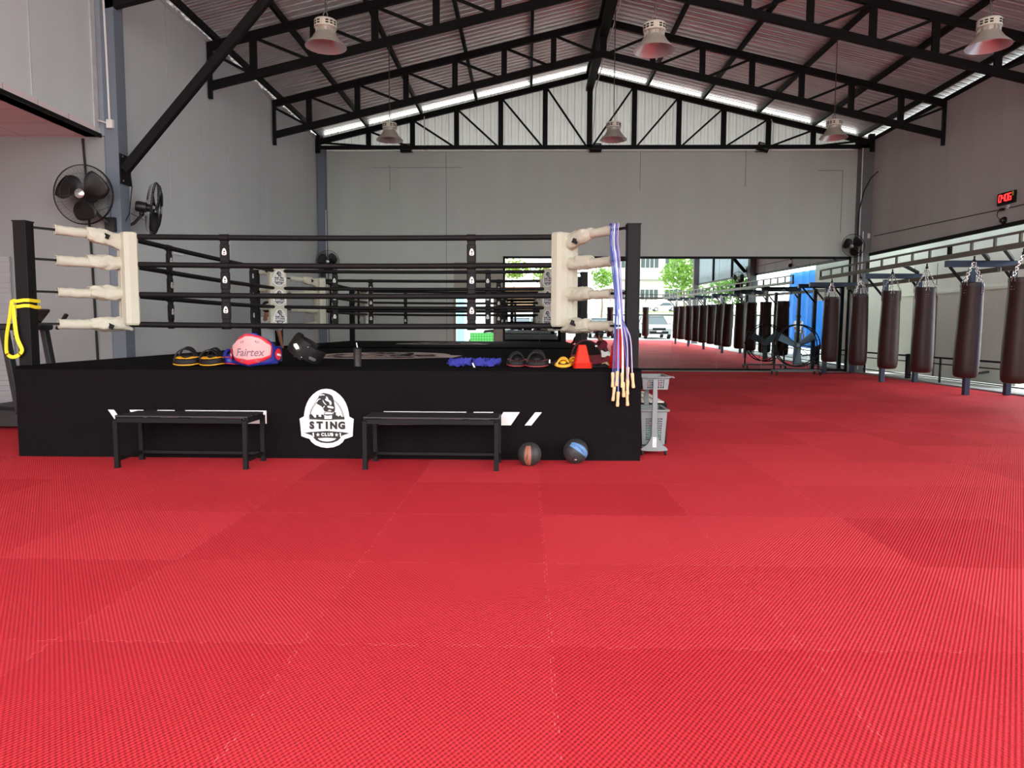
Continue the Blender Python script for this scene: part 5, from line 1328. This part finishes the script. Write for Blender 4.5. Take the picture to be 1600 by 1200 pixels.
def car(label, loc, rot, col, suv=True, s=1.):
    t = thing('car', label, 'car', loc, rot, 'parked cars outside'); t.scale = (s, s, s)
    m = M_('car_paint_' + '_'.join(map(str, col)), col, .25, var=.02); H = 1.62 if suv else 1.45; hw = .9; nose = 2.15     # nose towards +y
    prof = [(-2.15, .35), (-2.2, .7), (-2.1, 1.0), (1.0, 1.02 if suv else .92), (2.0, .92 if suv else .78), (2.18, .72), (2.15, .34)]
    sec = [(-hw * .92, .06), (-hw, 0), (hw, 0), (hw * .92, .06)]
    rings = []
    for x, sh in ((-hw * .97, .94), (-hw, .98), (-hw * .9, 1.0), (hw * .9, 1.0), (hw, .98), (hw * .97, .94)):
        rings.append([(x, y * (sh if abs(y) > 1.5 else 1), .35 + (z - .35) * (1 if abs(x) < .87 else .93)) for y, z in prof])
    MB().loft(rings, sm=True).build('body', m, t, ang=30)
    zb = 1.0 if suv else .9; g = MB(); lo = [(-.84, -2.0 if suv else -1.5), (.84, -2.0 if suv else -1.5), (.84, 1.05), (-.84, 1.05)]; hi = [(-.66, -1.75 if suv else -.95), (.66, -1.75 if suv else -.95), (.66, .25), (-.66, .25)]
    g.loft([[(x, y, zb) for x, y in lo], [(x, y, H - .05) for x, y in hi]]); cb = g.build('windows', glass, t)
    mb = MB(); mb.box((0, (hi[0][1] + .25) / 2, H - .03), (1.32, .25 - hi[0][1] + .06, .07), b=.02)
    for (a, b), (c, d) in zip(lo, hi): mb.bar((a, b, zb), (c, d, H - .04), .07, .07)
    mb.build('roof', m, t)
    for x in (-.82, .82):
        for y in (-1.35, 1.35): 
            w = MB().lathe([(.1, -.11), (.3, -.11), (.34, -.08), (.34, .08), (.3, .11), (.1, .11)], 20, M=tr(x, y, .34) @ MT.Rotation(R(90), 4, 'Y')).build('wheel', rubber, t)
            MB().lathe([(.0, -.12), (.2, -.115), (.2, .115), (.0, .12)], 12, M=tr(x, y, .34) @ MT.Rotation(R(90), 4, 'Y')).build('rim', chrome, w)
    for x in (-.66, .66): MB().box((x, 2.06, .76 if suv else .66), (.36, .2, .13), b=.03).build('headlight', M_('headlight', (210, 214, 216), .15, .4), t)
    MB().box((0, 2.14, .70 if suv else .6), (.92, .1, .16), b=.02).build('grille', black, t)
    MB().box((0, 2.16, .46), (1.3, .1, .16), b=.02).build('lower_grille', black, t)
    MB().box((0, 2.215, .55), (.36, .02, .11)).build('number_plate', white, t)
    for x in (-1.0, 1.0): MB().box((x, .85, zb + .08), (.2, .1, .13), b=.03).build('side_mirror', m, t)
car('white suv parked facing the hall, seen in the mirror right of the ring post', (9.2, -10.6, -.05), 0, (140, 144, 146))
car('pale silver sedan parked facing the hall, seen in the mirror left of the post', (5.35, -11.6, -.05), 0, (128, 138, 146), False)
car('white sedan parked in front of the beige wall, seen in the mirror behind the ropes', (-.4, -14, -.05), R(12), (150, 156, 164), False)
car('white car passing on the street in front of the white building', (22.4, -77, 2.2), R(90), (158, 158, 158), False)
# yard seen through the back doorway
mb = MB(); mb.box((-2.62, 24.5, 1.3), (.9, .1, 2.6)); o = mb.build('panel', M_('pale_blue_panel', (132, 176, 194), .7)); tag(o, 'pale blue panel standing outside the back doorway', 'panel')
mb = MB(); mb.box((.1, 26.2, 1.4), (5.0, .15, 2.8)); o = mb.build('wall_yard', M_('white_yard_wall', (190, 188, 182), .8)); o['kind'] = 'structure'
t = thing('lattice_panel', 'green lattice crate panel standing outside the back doorway', 'panel', (-1.5, 24.0, .36))
gm = M_('green_plastic', (40, 150, 66), .5)
MB().box((0, .03, .36), (.86, .02, .72)).build('backing', M_('light_green', (120, 200, 110), .6), t)
mb = MB()
for i in range(10): mb.box((-.41 + i * .091, 0, .36), (.02, .03, .72))
for j in range(8): mb.box((0, 0, .02 + j * .097), (.86, .03, .02))
mb.build('lattice', gm, t)
mb = MB(); mb.box((-.5, 24.6, .16), (8, 5.2, .36)); struct('yard_slab', mb, conc)
t = thing('motorcycle', 'dark motorcycle with a pale seat parked outside the back doorway', 'motorcycle', (-1.2, 25.4, .37))
for x in (-.6, .6): MB().tube([(x + .27 * cos(2 * pi * k / 24), 0, .3 + .27 * sin(2 * pi * k / 24)) for k in range(24)], .045, 8, closed=True).build('wheel', rubber, t)
mb = MB(); mb.tube([(-.6, 0, .3), (-.3, 0, .75), (.2, 0, .80), (.5, 0, 1.0), (.6, 0, .3)], .05, 8); mb.ball((.05, 0, .55), (.28, .14, .2)); mb.build('frame', black, t)
MB().ball((-.28, 0, .95), (.42, .13, .08)).build('seat', M_('cream_seat', (226, 218, 196), .5), t)
mb = MB(); mb.tube([(.42, -.32, 1.18), (.5, 0, 1.1), (.42, .32, 1.18)], .02, 8); mb.build('handlebar', black, t)
MB().ball((.58, 0, 1.02), (.09, .11, .11)).build('headlight', M_('headlight', (210, 214, 216)), t)

# ================================================================ light, camera
w = bpy.data.worlds.new('overcast'); bpy.context.scene.world = w; w.use_nodes = True
N = w.node_tree.nodes; L = w.node_tree.links; bg = N['Background']
tc = N.new('ShaderNodeTexCoord'); sx = N.new('ShaderNodeSeparateXYZ'); L.new(tc.outputs['Generated'], sx.inputs[0])
cr = N.new('ShaderNodeValToRGB'); cr.color_ramp.elements[0].color = (1, .99, .96, 1); cr.color_ramp.elements[1].color = (.86, .93, 1, 1); cr.color_ramp.elements[1].position = .6
L.new(sx.outputs[2], cr.inputs[0]); L.new(cr.outputs[0], bg.inputs[0]); bg.inputs[1].default_value = WORLD
cam = bpy.data.cameras.new('camera'); co = bpy.data.objects.new('camera', cam); C.objects.link(co)
f, pit, yaw, roll, H = 1112.9, .0793, .02154, .00358, 1.266
cy, sy, cp, sp = cos(yaw), sin(yaw), cos(pit), sin(pit)
fw = V((-sy * cp, cy * cp, -sp)); rt = V((cy, sy, 0)); up = rt.cross(fw)
r2 = rt * cos(roll) + up * sin(roll); u2 = up * cos(roll) - rt * sin(roll)
co.matrix_world = basis((0, 0, H), r2, u2, -fw)
cam.sensor_width = 36; cam.lens = f * 36 / 1600; cam.clip_start = .05; cam.clip_end = 500
sc = bpy.context.scene; sc.camera = co
sc.view_settings.view_transform = 'Standard'; sc.view_settings.look = 'None'; sc.view_settings.exposure = EXPO; sc.view_settings.gamma = 1; sc.view_settings.use_curve_mapping = False
